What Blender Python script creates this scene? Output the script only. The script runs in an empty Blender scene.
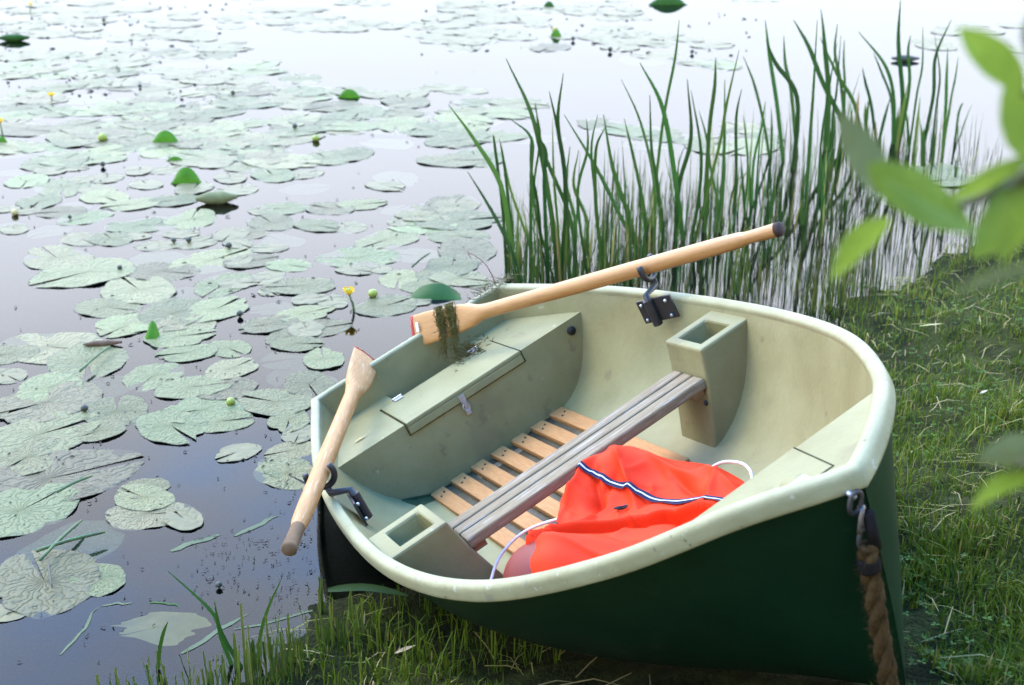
import bpy, math, random
import numpy as np
from mathutils import Matrix, Vector, Euler

random.seed(7); rng = np.random.default_rng(7)
SC = bpy.context.scene
COL = SC.collection
R_ = math.radians

# ------------------------------------------------------------------ camera, sky, sun, exposure
CAMH = 2.28; camv = np.array([0, 0, CAMH]); PITCH = R_(21.9); FPX = 1300.0
cd = bpy.data.cameras.new('camera'); cam = bpy.data.objects.new('camera', cd); COL.objects.link(cam)
cam.location = (0, 0, CAMH); cam.rotation_euler = (math.pi/2 - PITCH, 0, 0)
cd.sensor_width = 36.0; cd.lens = FPX*36.0/1024.0; cd.clip_start = 0.05; cd.clip_end = 3000
cd.dof.use_dof = True; cd.dof.focus_distance = 3.8; cd.dof.aperture_fstop = 4.2
SC.camera = cam

HORIZON_DIM = .46; SKY_SAT = 1.5; SKY_VAL = 3.3; CLOUD_HI = .82; CLOUD_LO = .42; CLOUD_MAX = .96; CLOUD_COL = (8.2, 8.35, 8.9)
SUN_EL = 54.0; SUN_AZ = -55.0          # azimuth measured from +Y (straight ahead) towards +X
wd = bpy.data.worlds.new('World'); SC.world = wd; wd.use_nodes = True
nt = wd.node_tree; nt.nodes.clear()
wo = nt.nodes.new('ShaderNodeOutputWorld'); bg = nt.nodes.new('ShaderNodeBackground')
sky = nt.nodes.new('ShaderNodeTexSky'); sky.sky_type = 'NISHITA'; sky.sun_disc = False
sky.sun_elevation = R_(SUN_EL); sky.sun_rotation = R_(SUN_AZ)
sky.altitude = 0; sky.air_density = 1.0; sky.dust_density = 0.5; sky.ozone_density = 1.6
bg.inputs['Strength'].default_value = 0.15
# thin white cloud low over the lake, blue gaps higher up
tcw = nt.nodes.new('ShaderNodeTexCoord'); sx = nt.nodes.new('ShaderNodeSeparateXYZ'); nt.links.new(tcw.outputs['Generated'], sx.inputs[0])
mpw = nt.nodes.new('ShaderNodeMapping'); mpw.inputs['Scale'].default_value = (1.6, 1.6, 4.5); nt.links.new(tcw.outputs['Generated'], mpw.inputs[0])
nzw = nt.nodes.new('ShaderNodeTexNoise'); nzw.inputs['Scale'].default_value = 2.2; nzw.inputs['Detail'].default_value = 6; nt.links.new(mpw.outputs[0], nzw.inputs['Vector'])
ad = nt.nodes.new('ShaderNodeMath'); ad.operation = 'MULTIPLY_ADD'; ad.inputs[1].default_value = -.55; nt.links.new(nzw.outputs[0], ad.inputs[0]); nt.links.new(sx.outputs[2], ad.inputs[2])
mrw = nt.nodes.new('ShaderNodeMapRange'); mrw.interpolation_type = 'SMOOTHSTEP'
mrw.inputs[1].default_value = CLOUD_HI-.275; mrw.inputs[2].default_value = CLOUD_LO-.275; mrw.inputs[3].default_value = 0; mrw.inputs[4].default_value = CLOUD_MAX
nt.links.new(ad.outputs[0], mrw.inputs[0])
cl = nt.nodes.new('ShaderNodeMix'); cl.data_type = 'RGBA'; cl.inputs[7].default_value = (*CLOUD_COL, 1)
# the cloud is greyer close to the horizon, where it is seen through more haze
mrh = nt.nodes.new('ShaderNodeMapRange'); mrh.interpolation_type = 'SMOOTHSTEP'; mrh.inputs[1].default_value = .08; mrh.inputs[2].default_value = .34; mrh.inputs[3].default_value = HORIZON_DIM; mrh.inputs[4].default_value = 1.0
nt.links.new(sx.outputs[2], mrh.inputs[0]); vm = nt.nodes.new('ShaderNodeVectorMath'); vm.operation = 'SCALE'; vm.inputs[0].default_value = CLOUD_COL; nt.links.new(mrh.outputs[0], vm.inputs['Scale']); nt.links.new(vm.outputs[0], cl.inputs[7])
nt.links.new(mrw.outputs[0], cl.inputs[0]); hsw = nt.nodes.new('ShaderNodeHueSaturation'); hsw.inputs['Saturation'].default_value = SKY_SAT; hsw.inputs['Value'].default_value = SKY_VAL; nt.links.new(sky.outputs[0], hsw.inputs['Color']); nt.links.new(hsw.outputs[0], cl.inputs[6]); nt.links.new(cl.outputs[2], bg.inputs['Color'])
nt.links.new(bg.outputs[0], wo.inputs['Surface'])

sl = bpy.data.lights.new('sun', 'SUN'); so = bpy.data.objects.new('sun', sl); COL.objects.link(so)
sl.energy = 0.55; sl.angle = R_(30); sl.color = (1.0, 0.86, 0.66)
sd = Vector((math.sin(R_(SUN_AZ))*math.cos(R_(SUN_EL)), math.cos(R_(SUN_AZ))*math.cos(R_(SUN_EL)), math.sin(R_(SUN_EL))))
so.rotation_euler = sd.to_track_quat('Z', 'Y').to_euler()

SC.view_settings.view_transform = 'Standard'; SC.view_settings.look = 'None'
SC.view_settings.exposure = 2.05; SC.view_settings.gamma = 1.0; SC.view_settings.use_curve_mapping = False
SC.cycles.max_bounces = 8; SC.cycles.transparent_max_bounces = 12

# ------------------------------------------------------------------ helpers
def ray(px, py):
    x = (px-512)/FPX; y = (py-342.5)/FPX
    return np.array([x, math.cos(PITCH) - y*math.sin(PITCH), -math.sin(PITCH) - y*math.cos(PITCH)])
def at_z(px, py, z=0.0):
    d = ray(px, py); return np.array([0, 0, CAMH]) + d*((z-CAMH)/d[2])
def at_dist(px, py, dist):
    d = ray(px, py); return np.array([0, 0, CAMH]) + d/np.linalg.norm(d)*dist
def at_plane(px, py, p0, n):
    d = ray(px, py); o = np.array([0, 0, CAMH]); return o + d*(((p0-o)@n)/(d@n))

def noise1(x, seed=0.0):
    return math.sin(x*1.7+seed)*.5 + math.sin(x*3.9+seed*2.3+1.1)*.3 + math.sin(x*8.3+seed*.7+2.0)*.2

class MB:
    def __init__(self): self.v = []; self.f = []; self.m = []; self.t = []
    def add(self, verts, faces, mi=0, tint=None):
        o = len(self.v)
        self.v += [tuple(float(c) for c in p) for p in verts]
        self.f += [tuple(i+o for i in f) for f in faces]; self.m += [mi]*len(faces)
        if tint is not None: self.t += [tint]*len(verts)
        return self
    def grid(self, rows, closed_u=False, closed_v=False, mi=0, cap=False, tint=None):
        n = len(rows); k = len(rows[0]); vs = [p for r in rows for p in r]; fs = []
        for i in range(n if closed_u else n-1):
            for j in range(k if closed_v else k-1):
                a = i*k+j; b = i*k+(j+1) % k; c = ((i+1) % n)*k+(j+1) % k; d = ((i+1) % n)*k+j
                fs.append((a, b, c, d))
        if cap and closed_v:
            fs.append(tuple(range(k))[::-1]); fs.append(tuple((n-1)*k+j for j in range(k)))
        return self.add(vs, fs, mi, tint)
    def box(self, c, s, rot=None, mi=0, tint=None):
        c = np.array(c, float); s = np.array(s, float)/2
        vs = [np.array([sx, sy, sz])*s for sx in (-1, 1) for sy in (-1, 1) for sz in (-1, 1)]
        if rot is not None: vs = [np.array(rot) @ v for v in vs]
        return self.add([v+c for v in vs], [(0,1,3,2),(4,6,7,5),(0,4,5,1),(2,3,7,6),(0,2,6,4),(1,5,7,3)], mi, tint)
    def hexa(self, p, mi=0):   # 8 points: bottom 4 (ccw) then top 4
        return self.add(p, [(3,2,1,0),(4,5,6,7),(0,1,5,4),(1,2,6,5),(2,3,7,6),(3,0,4,7)], mi)
    def tube(self, pts, rad, n=8, cap=True, mi=0, flat=1.0, tint=None, up0=None):
        pts = [np.array(p, float) for p in pts]; k = len(pts)
        if not hasattr(rad, '__len__'): rad = [rad]*k
        rows = []; up = np.array([0.03, 0.05, 1.0]) if up0 is None else np.array(up0, float)
        for i, p in enumerate(pts):
            t = pts[min(i+1, k-1)] - pts[max(i-1, 0)]; t = t/(np.linalg.norm(t)+1e-12)
            if i == 0 and abs(t@up)/np.linalg.norm(up) > .95: up = np.array([1.0, 0.1, 0])
            a = up - t*(up@t); a /= np.linalg.norm(a); b = np.cross(t, a); up = a
            rows.append([p + rad[i]*(math.cos(w)*a*flat + math.sin(w)*b) for w in np.linspace(0, 2*math.pi, n, endpoint=False)])
        return self.grid(rows, closed_v=True, cap=cap, mi=mi, tint=tint)
    def ball(self, c, r, n=12, m=8, mi=0, tint=None, fn=None):
        if not hasattr(r, '__len__'): r = (r, r, r)
        rows = []
        for i in range(m+1):
            th = math.pi*i/m
            row = []
            for j in range(n):
                ph = 2*math.pi*j/n
                q = np.array([math.sin(th)*math.cos(ph), math.sin(th)*math.sin(ph), math.cos(th)])
                s = fn(q) if fn else 1.0
                row.append(np.array(c)+q*np.array(r)*s)
            rows.append(row)
        return self.grid(rows, closed_v=True, mi=mi, tint=tint)
    def ribbon(self, pts, w, side, fold=0.25, mi=0, tint=None):
        pts = [np.array(p, float) for p in pts]; k = len(pts); rows = []
        side = np.array(side, float)
        for i, p in enumerate(pts):
            t = pts[min(i+1, k-1)]-pts[max(i-1, 0)]; t /= np.linalg.norm(t)+1e-12
            s = side - t*(side@t); s /= np.linalg.norm(s)+1e-12; nn = np.cross(t, s)
            rows.append([p - s*w[i]/2 + nn*w[i]*fold, p, p + s*w[i]/2 + nn*w[i]*fold])
        return self.grid(rows, mi=mi, tint=tint)
    def build(self, name, mats, parent=None, smooth=True, bevel=None, subsurf=0, solid=0, weld=False, auto=None):
        me = bpy.data.meshes.new(name)
        me.from_pydata(self.v, [], self.f)
        if not isinstance(mats, (list, tuple)): mats = [mats]
        for m in mats: me.materials.append(m)
        me.polygons.foreach_set('material_index', self.m)
        if self.t:
            a = me.attributes.new('tint', 'FLOAT', 'POINT'); a.data.foreach_set('value', self.t)
        me.polygons.foreach_set('use_smooth', [smooth]*len(me.polygons))
        me.validate(); me.update()
        if weld:
            import bmesh
            bm = bmesh.new(); bm.from_mesh(me); bmesh.ops.remove_doubles(bm, verts=bm.verts, dist=1e-5)
            bmesh.ops.recalc_face_normals(bm, faces=bm.faces); bm.to_mesh(me); bm.free()
        o = bpy.data.objects.new(name, me); COL.objects.link(o)
        if parent is not None: o.parent = parent
        if solid:
            md = o.modifiers.new('solid', 'SOLIDIFY'); md.thickness = solid; md.offset = 0
        if bevel:
            md = o.modifiers.new('bevel', 'BEVEL'); md.width = bevel; md.segments = 2; md.limit_method = 'ANGLE'; md.angle_limit = R_(35)
            if smooth: 
                md.harden_normals = False
        if subsurf:
            md = o.modifiers.new('sub', 'SUBSURF'); md.levels = subsurf; md.render_levels = subsurf
        if auto:
            import bmesh
            bm = bmesh.new(); bm.from_mesh(me)
            for e in bm.edges:
                if len(e.link_faces) == 2 and e.calc_face_angle() > R_(auto): e.smooth = False
            bm.to_mesh(me); bm.free()
        return o

def tag(o, label, cat, group=None, kind=None):
    if label: o['label'] = label
    if cat: o['category'] = cat
    if group: o['group'] = group
    if kind: o['kind'] = kind
    return o
def structure(o): o['kind'] = 'structure'; return o
def stuff(o, label, cat): return tag(o, label, cat, None, 'stuff')
def empty(name, loc=(0,0,0), mat=None):
    o = bpy.data.objects.new(name, None); COL.objects.link(o); o.empty_display_size = .1
    if mat is not None: o.matrix_world = mat
    else: o.location = loc
    return o

# ------------------------------------------------------------------ materials
def mat(name, base, rough=.5, spec=.5, var=None, nscale=8., bump=0., bscale=40., coat=0., trans=0., randv=0., metal=0., coords='Object', spots=None, tint=None, sheen=0., edge=None, streak=None, hue=.06):
    m = bpy.data.materials.new(name); m.use_nodes = True; t = m.node_tree; N = t.nodes; L = t.links
    b = N['Principled BSDF']; out = N['Material Output']
    b.inputs['Roughness'].default_value = rough; b.inputs['Specular IOR Level'].default_value = spec
    b.inputs['Coat Weight'].default_value = coat; b.inputs['Metallic'].default_value = metal
    b.inputs['Sheen Weight'].default_value = sheen
    tc = N.new('ShaderNodeTexCoord'); co = tc.outputs[coords]
    if streak:
        mp = N.new('ShaderNodeMapping'); mp.inputs['Scale'].default_value = streak; L.new(co, mp.inputs[0]); cs = mp.outputs[0]
    else: cs = co
    col = None
    if tint:                                    # colour ramp over a per-blade attribute
        at = N.new('ShaderNodeAttribute'); at.attribute_name = 'tint'
        cr = N.new('ShaderNodeValToRGB'); el = cr.color_ramp.elements
        while len(el) > 1: el.remove(el[-1])
        for i, (p, c) in enumerate(tint):
            e = el[0] if i == 0 else el.new(p)
            e.position = p; e.color = (*c, 1)
        L.new(at.outputs['Fac'], cr.inputs[0]); col = cr.outputs[0]
    else:
        rgb = N.new('ShaderNodeRGB'); rgb.outputs[0].default_value = (*base, 1); col = rgb.outputs[0]
    def mix(c1, c2, fac):
        mx = N.new('ShaderNodeMix'); mx.data_type = 'RGBA'
        L.new(c1, mx.inputs[6])
        if hasattr(c2, 'is_linked') : L.new(c2, mx.inputs[7])
        else: mx.inputs[7].default_value = (*c2, 1)
        L.new(fac, mx.inputs[0]); return mx.outputs[2]
    if var:
        nz = N.new('ShaderNodeTexNoise'); nz.inputs['Scale'].default_value = nscale; nz.inputs['Detail'].default_value = 6; nz.inputs['Roughness'].default_value = .65
        L.new(cs, nz.inputs['Vector'])
        mr = N.new('ShaderNodeMapRange'); mr.inputs[1].default_value = .35; mr.inputs[2].default_value = .7; L.new(nz.outputs[0], mr.inputs[0])
        col = mix(col, var, mr.outputs[0])
    if spots:                                   # (colour, scale, threshold)
        for (sc_, ss, th, am) in spots:
            nz = N.new('ShaderNodeTexNoise'); nz.inputs['Scale'].default_value = ss; nz.inputs['Detail'].default_value = 4; L.new(cs, nz.inputs['Vector'])
            mr = N.new('ShaderNodeMapRange'); mr.inputs[1].default_value = th; mr.inputs[2].default_value = th+.06; mr.inputs[4].default_value = am; L.new(nz.outputs[0], mr.inputs[0])
            col = mix(col, sc_, mr.outputs[0])
    if randv:
        oi = N.new('ShaderNodeObjectInfo'); hs = N.new('ShaderNodeHueSaturation')
        m1 = N.new('ShaderNodeMapRange'); m1.inputs[3].default_value = 1-randv; m1.inputs[4].default_value = 1+randv; L.new(oi.outputs['Random'], m1.inputs[0])
        m2 = N.new('ShaderNodeMath'); m2.operation = 'MULTIPLY'; m2.inputs[1].default_value = 7.31; L.new(oi.outputs['Random'], m2.inputs[0])
        m3 = N.new('ShaderNodeMath'); m3.operation = 'FRACT'; L.new(m2.outputs[0], m3.inputs[0])
        m4 = N.new('ShaderNodeMapRange'); m4.inputs[3].default_value = .5-randv*hue; m4.inputs[4].default_value = .5+randv*hue; L.new(m3.outputs[0], m4.inputs[0])
        L.new(m1.outputs[0], hs.inputs['Value']); L.new(m4.outputs[0], hs.inputs['Hue']); L.new(col, hs.inputs['Color']); col = hs.outputs[0]
    if edge:                                    # browned leaf margin, with the thin shadow along the edge painted in
        at = N.new('ShaderNodeAttribute'); at.attribute_name = 'tint'; col = mix(col, edge, at.outputs['Fac'])
    L.new(col, b.inputs['Base Color'])
    if bump:
        nz = N.new('ShaderNodeTexNoise'); nz.inputs['Scale'].default_value = bscale; nz.inputs['Detail'].default_value = 5; L.new(cs, nz.inputs['Vector'])
        bp = N.new('ShaderNodeBump'); bp.inputs['Strength'].default_value = bump; bp.inputs['Distance'].default_value = .01
        L.new(nz.outputs[0], bp.inputs['Height']); L.new(bp.outputs[0], b.inputs['Normal'])
    if trans:
        tr = N.new('ShaderNodeBsdfTranslucent'); L.new(col, tr.inputs['Color'])
        mx = N.new('ShaderNodeMixShader'); mx.inputs[0].default_value = trans
        L.new(b.outputs[0], mx.inputs[1]); L.new(tr.outputs[0], mx.inputs[2]); L.new(mx.outputs[0], out.inputs['Surface'])
    return m

M = {}
M['gel'] = mat('cream_gelcoat', (.218,.200,.093), .45, .20, (.168,.150,.062), 4., .12, 60., spots=[((.15,.125,.065), 3.2, .60, .45), ((.13,.10,.055), 14., .66, .5), ((.07,.06,.045), 85., .70, .7), ((.36,.345,.22), 22., .70, .5)])
M['rimgel'] = mat('worn_rim_gelcoat', (.285,.270,.145), .5, .20, (.225,.207,.105), 7., .15, 70., spots=[((.17,.165,.13), 16., .64, .5), ((.07,.06,.05), 48., .68, .65), ((.42,.42,.33), 30., .66, .6)])
M['hull'] = mat('dark_green_hull', (.003,.019,.0085), .35, .4, (.0022,.013,.006), 4., .05, 40., spots=[((.010,.034,.016), 34., .66, .55), ((.035,.032,.018), 7., .66, .45), ((.05,.08,.055), 120., .76, .5)])
M['oar'] = mat('varnished_pale_wood', (.41,.215,.070), .4, .3, (.33,.155,.048), 6., .06, 60., streak=(2., 22., 22.), coat=.25)
M['oarw'] = mat('worn_pale_wood', (.42,.215,.075), .5, .25, (.31,.145,.046), 6., .10, 60., streak=(2., 22., 22.), spots=[((.48,.32,.16), 5., .58, .6)])
M['grip'] = mat('dirty_wood_grip', (.165,.10,.050), .8, .1, (.10,.065,.036), 14., .15, 80.)
M['gripend'] = mat('dark_end_grain', (.05,.03,.022), .8, .2, (.03,.02,.016), 40., .1, 80.)
M['redtip'] = mat('red_paint_edge', (.42,.03,.02), .5, .4, (.33,.03,.02), 20.)
M['black'] = mat('black_painted_steel', (.012,.012,.013), .45, .5, (.02,.018,.016), 20., .05, 80.)
M['steel'] = mat('zinc_steel', (.45,.46,.47), .5, .5, (.3,.3,.3), 30., metal=.9)
M['dullsteel'] = mat('dull_steel', (.10,.095,.09), .6, .3, (.05,.042,.035), 40., metal=.8)
M['slat'] = mat('pine_slat', (.385,.195,.068), .6, .2, (.29,.13,.04), 7., .12, 60., streak=(3., 30., 30.), spots=[((.20,.09,.04), 6., .70, .6)])
M['bench'] = mat('weathered_grey_wood', (.225,.172,.100), .65, .12, (.15,.108,.058), 6., .2, 60., streak=(30., 2., 30.), spots=[((.30,.265,.21), 5., .58, .7), ((.19,.10,.075), 4., .62, .7)])
M['orange'] = mat('orange_nylon', (.70,.031,.003), .6, .12, (.60,.025,.003), 6., .10, 220.)
M['navy'] = mat('navy_tape', (.007,.008,.028), .7, .15, (.010,.012,.036), 60.)
M['white'] = mat('white_tape', (.40,.40,.43), .7, .2, (.55,.55,.58), 60.)
M['darkred'] = mat('dark_red_rubber', (.17,.018,.012), .5, .3, (.14,.015,.010), 6., .06, 30.)
M['cord'] = mat('pale_cord', (.62,.55,.50), .6, .3, (.52,.44,.40), 50., .1, 200.)
M['plug'] = mat('black_rubber_plug', (.012,.012,.012), .6, .3)
M['dryleaf'] = mat('dry_leaf', (.34,.27,.16), .7, .2, (.24,.18,.10), 30.)
M['seal'] = mat('olive_gap', (.03,.03,.015), .8, .1)
M['weed'] = mat('brown_green_weed', (.075,.065,.014), .7, .2, (.11,.095,.02), 30., trans=.25)
M['twig'] = mat('dry_red_twig', (.16,.07,.05), .7, .3)
M['rope'] = mat('hemp_rope', (.072,.044,.017), .95, .05, (.034,.021,.009), 40., .5, 260.)
M['tape'] = mat('dark_cloth_tape', (.010,.009,.008), .95, .05, (.016,.013,.012), 40., .1, 100.)
M['label'] = mat('pale_sticker', (.6,.6,.57), .5, .3, (.5,.5,.5), 60.)
M['pad'] = mat('lily_pad_leaf', (.115,.113,.042), .42, .20, (.142,.142,.055), 5., .8, 9., randv=.38, hue=.10, edge=(.035,.03,.018), spots=[((.17,.15,.07), 6., .66, .6), ((.05,.04,.022), 34., .68, .8)])
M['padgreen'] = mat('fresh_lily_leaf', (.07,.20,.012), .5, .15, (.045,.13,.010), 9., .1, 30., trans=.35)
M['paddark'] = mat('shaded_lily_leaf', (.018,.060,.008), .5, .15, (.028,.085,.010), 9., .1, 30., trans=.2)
M['padpale'] = mat('pale_lily_underside', (.15,.155,.06), .6, .15, (.10,.10,.04), 12., .2, 40.)
M['padold'] = mat('yellowing_lily_leaf', (.36,.27,.08), .5, .4, (.25,.24,.08), 10., .2, 40.)
M['brownleaf'] = mat('dead_brown_leaf', (.13,.075,.035), .7, .3, (.07,.04,.02), 20., .3, 40.)
M['stem'] = mat('lily_stem', (.07,.12,.03), .5, .4, (.05,.07,.025), 20.)
M['petal'] = mat('yellow_petal', (.75,.50,.01), .45, .4, (.65,.38,.01), 20., trans=.15)
M['bud'] = mat('green_yellow_bud', (.24,.27,.03), .45, .4, (.13,.18,.025), 20.)
M['darkbud'] = mat('dark_seed_head', (.03,.035,.022), .6, .4, (.05,.045,.025), 30.)
M['debris'] = mat('dark_debris', (.035,.03,.022), .7, .3, (.07,.055,.035), 30.)
M['reed'] = mat('reed_leaf', None or (.06,.13,.03), .5, .25, trans=.30, randv=.25, tint=[(0.,(.018,.056,.010)),(.5,(.036,.092,.013)),(.72,(.080,.135,.018)),(.85,(.27,.24,.06)),(1.,(.26,.15,.06))])
M['rush'] = mat('rush_stalk', (.05,.1,.03), .5, .4, trans=.15, tint=[(0.,(.014,.036,.007)),(.5,(.040,.080,.011)),(.75,(.125,.16,.02)),(.9,(.16,.125,.035)),(1.,(.075,.04,.016))])
M['grass'] = mat('grass_blade', (.06,.13,.03), .6, .12, trans=.3, tint=[(0.,(.028,.056,.004)),(.35,(.076,.118,.007)),(.6,(.118,.165,.013)),(.8,(.22,.215,.03)),(.9,(.33,.26,.085)),(1.,(.36,.27,.12))])
M['clover'] = mat('clover_leaf', (.05,.13,.03), .6, .12, trans=.25, tint=[(0.,(.028,.065,.008)),(.5,(.055,.115,.012)),(1.,(.10,.17,.02))])
M['willow'] = mat('willow_leaf_top', (.19,.27,.035), .5, .2, (.14,.215,.025), 25., .1, 80., trans=.5)
M['willowpale'] = mat('willow_leaf_underside', (.15,.18,.075), .6, .12, (.12,.15,.06), 25., .1, 80., trans=.25)
M['bark'] = mat('green_bark', (.10,.12,.05), .6, .3, (.07,.06,.03), 30., .2, 90.)
M['grit'] = mat('grit', (.07,.055,.04), .9, .2)
# radial veins of the lily pads
t = M['pad'].node_tree; N = t.nodes; L = t.links; pb = N['Principled BSDF']; tc = N.new('ShaderNodeTexCoord'); sx = N.new('ShaderNodeSeparateXYZ'); L.new(tc.outputs['Object'], sx.inputs[0])
an = N.new('ShaderNodeMath'); an.operation = 'ARCTAN2'; L.new(sx.outputs[1], an.inputs[0]); L.new(sx.outputs[0], an.inputs[1])
nv = N.new('ShaderNodeTexNoise'); nv.inputs['Scale'].default_value = 6; L.new(tc.outputs['Object'], nv.inputs['Vector'])
m1 = N.new('ShaderNodeMath'); m1.operation = 'MULTIPLY_ADD'; m1.inputs[1].default_value = 1.2; L.new(nv.outputs[0], m1.inputs[0]); L.new(an.outputs[0], m1.inputs[2])
m2 = N.new('ShaderNodeMath'); m2.operation = 'MULTIPLY'; m2.inputs[1].default_value = 11.; L.new(m1.outputs[0], m2.inputs[0])
m3 = N.new('ShaderNodeMath'); m3.operation = 'SINE'; L.new(m2.outputs[0], m3.inputs[0])
m4 = N.new('ShaderNodeMath'); m4.operation = 'ABSOLUTE'; L.new(m3.outputs[0], m4.inputs[0])
m5 = N.new('ShaderNodeMath'); m5.operation = 'POWER'; m5.inputs[1].default_value = .35; L.new(m4.outputs[0], m5.inputs[0])
b2_ = N.new('ShaderNodeBump'); b2_.inputs['Strength'].default_value = .55; b2_.inputs['Distance'].default_value = .012; L.new(m5.outputs[0], b2_.inputs['Height'])
old = pb.inputs['Normal'].links[0].from_socket; L.new(old, b2_.inputs['Normal']); L.new(b2_.outputs[0], pb.inputs['Normal'])
# ------------------------------------------------------------------ ground, water
S0 = np.array([-.58, 3.5]); SE = np.array([.69, .726])/np.hypot(.69, .726); SN = np.array([SE[1], -SE[0]])
def shore_d(x, y):
    s = (x-S0[0])*SE[0]+(y-S0[1])*SE[1]; d = (x-S0[0])*SN[0]+(y-S0[1])*SN[1]
    w = .08*np.sin(s*2.1+.5)+.05*np.sin(s*5.3+1.)+.03*np.sin(s*11.+2.)
    return d + w*np.clip(1-np.abs(d)/3., 0, 1) + .13*np.clip(s-2.6, 0, 4) - .24*np.exp(-((s-.45)/.5)**2), s
def ground_z(x, y):
    d, s = shore_d(x, y)
    z = np.where(d < 0, np.maximum(.30*d, -.55+.004*d), np.where(d < .5, .09*d, .045+.36*(d-.5)))
    z = np.where(d > 2.4, .045+.36*1.9+.10*(d-2.4), z); z = np.clip(z, -3., 6.)
    b = .012*np.sin(x*7.1+y*3.3)+.010*np.sin(x*13.-y*11.)+.008*np.sin(x*23.+y*19.)
    return z + b*np.clip(d*2+.5, .2, 1)
def axis(lo, hi, step, far):
    a = list(np.arange(lo, hi, step)); s = step
    while a[-1] < far: s *= 1.35; a.append(a[-1]+s)
    b = []; s = step; v = lo
    while v > -far: s *= 1.35; v -= s; b.append(v)
    return np.array(b[::-1]+a)
gx = axis(-3.5, 6., .07, 900); gy = axis(-.6, 10., .07, 900)
GX, GY = np.meshgrid(gx, gy); GZ = ground_z(GX, GY)
rows = [[(GX[i,j], GY[i,j], GZ[i,j]) for j in range(len(gx))] for i in range(len(gy))]
gm = bpy.data.materials.new('bank_soil'); gm.use_nodes = True
t = gm.node_tree; N = t.nodes; L = t.links; b = N['Principled BSDF']
tc = N.new('ShaderNodeTexCoord'); n1 = N.new('ShaderNodeTexNoise'); n1.inputs['Scale'].default_value = 9; n1.inputs['Detail'].default_value = 8
L.new(tc.outputs['Object'], n1.inputs['Vector']); cr = N.new('ShaderNodeValToRGB')
cr.color_ramp.elements[0].position = .35; cr.color_ramp.elements[0].color = (.016,.017,.006,1)
cr.color_ramp.elements[1].position = .7; cr.color_ramp.elements[1].color = (.040,.045,.012,1)
L.new(n1.outputs[0], cr.inputs[0])
ge = N.new('ShaderNodeNewGeometry'); sz = N.new('ShaderNodeSeparateXYZ'); L.new(ge.outputs['Position'], sz.inputs[0])
mrz = N.new('ShaderNodeMapRange'); mrz.inputs[1].default_value = -.06; mrz.inputs[2].default_value = .06; L.new(sz.outputs[2], mrz.inputs[0])
mxz = N.new('ShaderNodeMix'); mxz.data_type = 'RGBA'; mxz.inputs[6].default_value = (.006,.007,.004,1); L.new(mrz.outputs[0], mxz.inputs[0]); L.new(cr.outputs[0], mxz.inputs[7])
L.new(mxz.outputs[2], b.inputs['Base Color']); b.inputs['Roughness'].default_value = 1.0; b.inputs['Specular IOR Level'].default_value = .05
n2 = N.new('ShaderNodeTexNoise'); n2.inputs['Scale'].default_value = 60; n2.inputs['Detail'].default_value = 6; L.new(tc.outputs['Object'], n2.inputs['Vector'])
bp = N.new('ShaderNodeBump'); bp.inputs['Strength'].default_value = .8; bp.inputs['Distance'].default_value = .03; L.new(n2.outputs[0], bp.inputs['Height']); L.new(bp.outputs[0], b.inputs['Normal'])
structure(MB().grid(rows).build('ground', gm))

wm = bpy.data.materials.new('pond_water'); wm.use_nodes = True
t = wm.node_tree; N = t.nodes; L = t.links; N.remove(N['Principled BSDF']); out = N['Material Output']
tc = N.new('ShaderNodeTexCoord'); n1 = N.new('ShaderNodeTexNoise'); n1.inputs['Scale'].default_value = 1.6; n1.inputs['Detail'].default_value = 1
L.new(tc.outputs['Object'], n1.inputs['Vector'])
bp = N.new('ShaderNodeBump'); bp.inputs['Strength'].default_value = .03; bp.inputs['Distance'].default_value = .05; L.new(n1.outputs[0], bp.inputs['Height'])
fr = N.new('ShaderNodeFresnel'); fr.inputs['IOR'].default_value = 1.33; L.new(bp.outputs[0], fr.inputs['Normal'])
gl = N.new('ShaderNodeBsdfGlossy'); gl.inputs['Roughness'].default_value = .02; L.new(bp.outputs[0], gl.inputs['Normal'])
tr = N.new('ShaderNodeBsdfTransparent'); tr.inputs['Color'].default_value = (.55,.60,.56,1)
mx = N.new('ShaderNodeMixShader'); L.new(fr.outputs[0], mx.inputs[0]); L.new(tr.outputs[0], mx.inputs[1]); L.new(gl.outputs[0], mx.inputs[2]); L.new(mx.outputs[0], out.inputs['Surface'])
ax = axis(-3., 6., .5, 900)
structure(MB().grid([[(x, y, 0.) for x in ax] for y in ax]).build('water', wm))

# ------------------------------------------------------------------ the boat
S = .88
RB = np.array([[.39213494,.80989836,-.43622797],[.12837675,-.51774771,-.84584674],[-.91090592,.27568453,-.30699909]])
TB = np.array([-.39866464,.12150867,5.84124465])
sp, cp = math.sin(PITCH), math.cos(PITCH)
W = np.array([[1,0,0],[0,-sp,cp],[0,-cp,-sp]])
MBT = W @ RB; TW = S*(W @ TB) + np.array([0,0,CAMH])
BASE = np.array([1.5, 0, -.45])
def bw(p): return TW + S*(MBT @ np.array(p, float))          # boat units -> world
def bl(p): return S*(np.array(p, float)-BASE)                # boat units -> the boat's own frame
BL = lambda pts: [bl(p) for p in pts]
mw = Matrix.Identity(4)
for i in range(3):
    for j in range(3): mw[i][j] = MBT[i][j]
    mw[i][3] = bw(BASE)[i]
boat = empty('rowing_boat', mat=mw)
tag(boat, 'small dinghy with cream inside, dark green hull and worn rim, pulled onto the grassy bank', 'boat')

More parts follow.
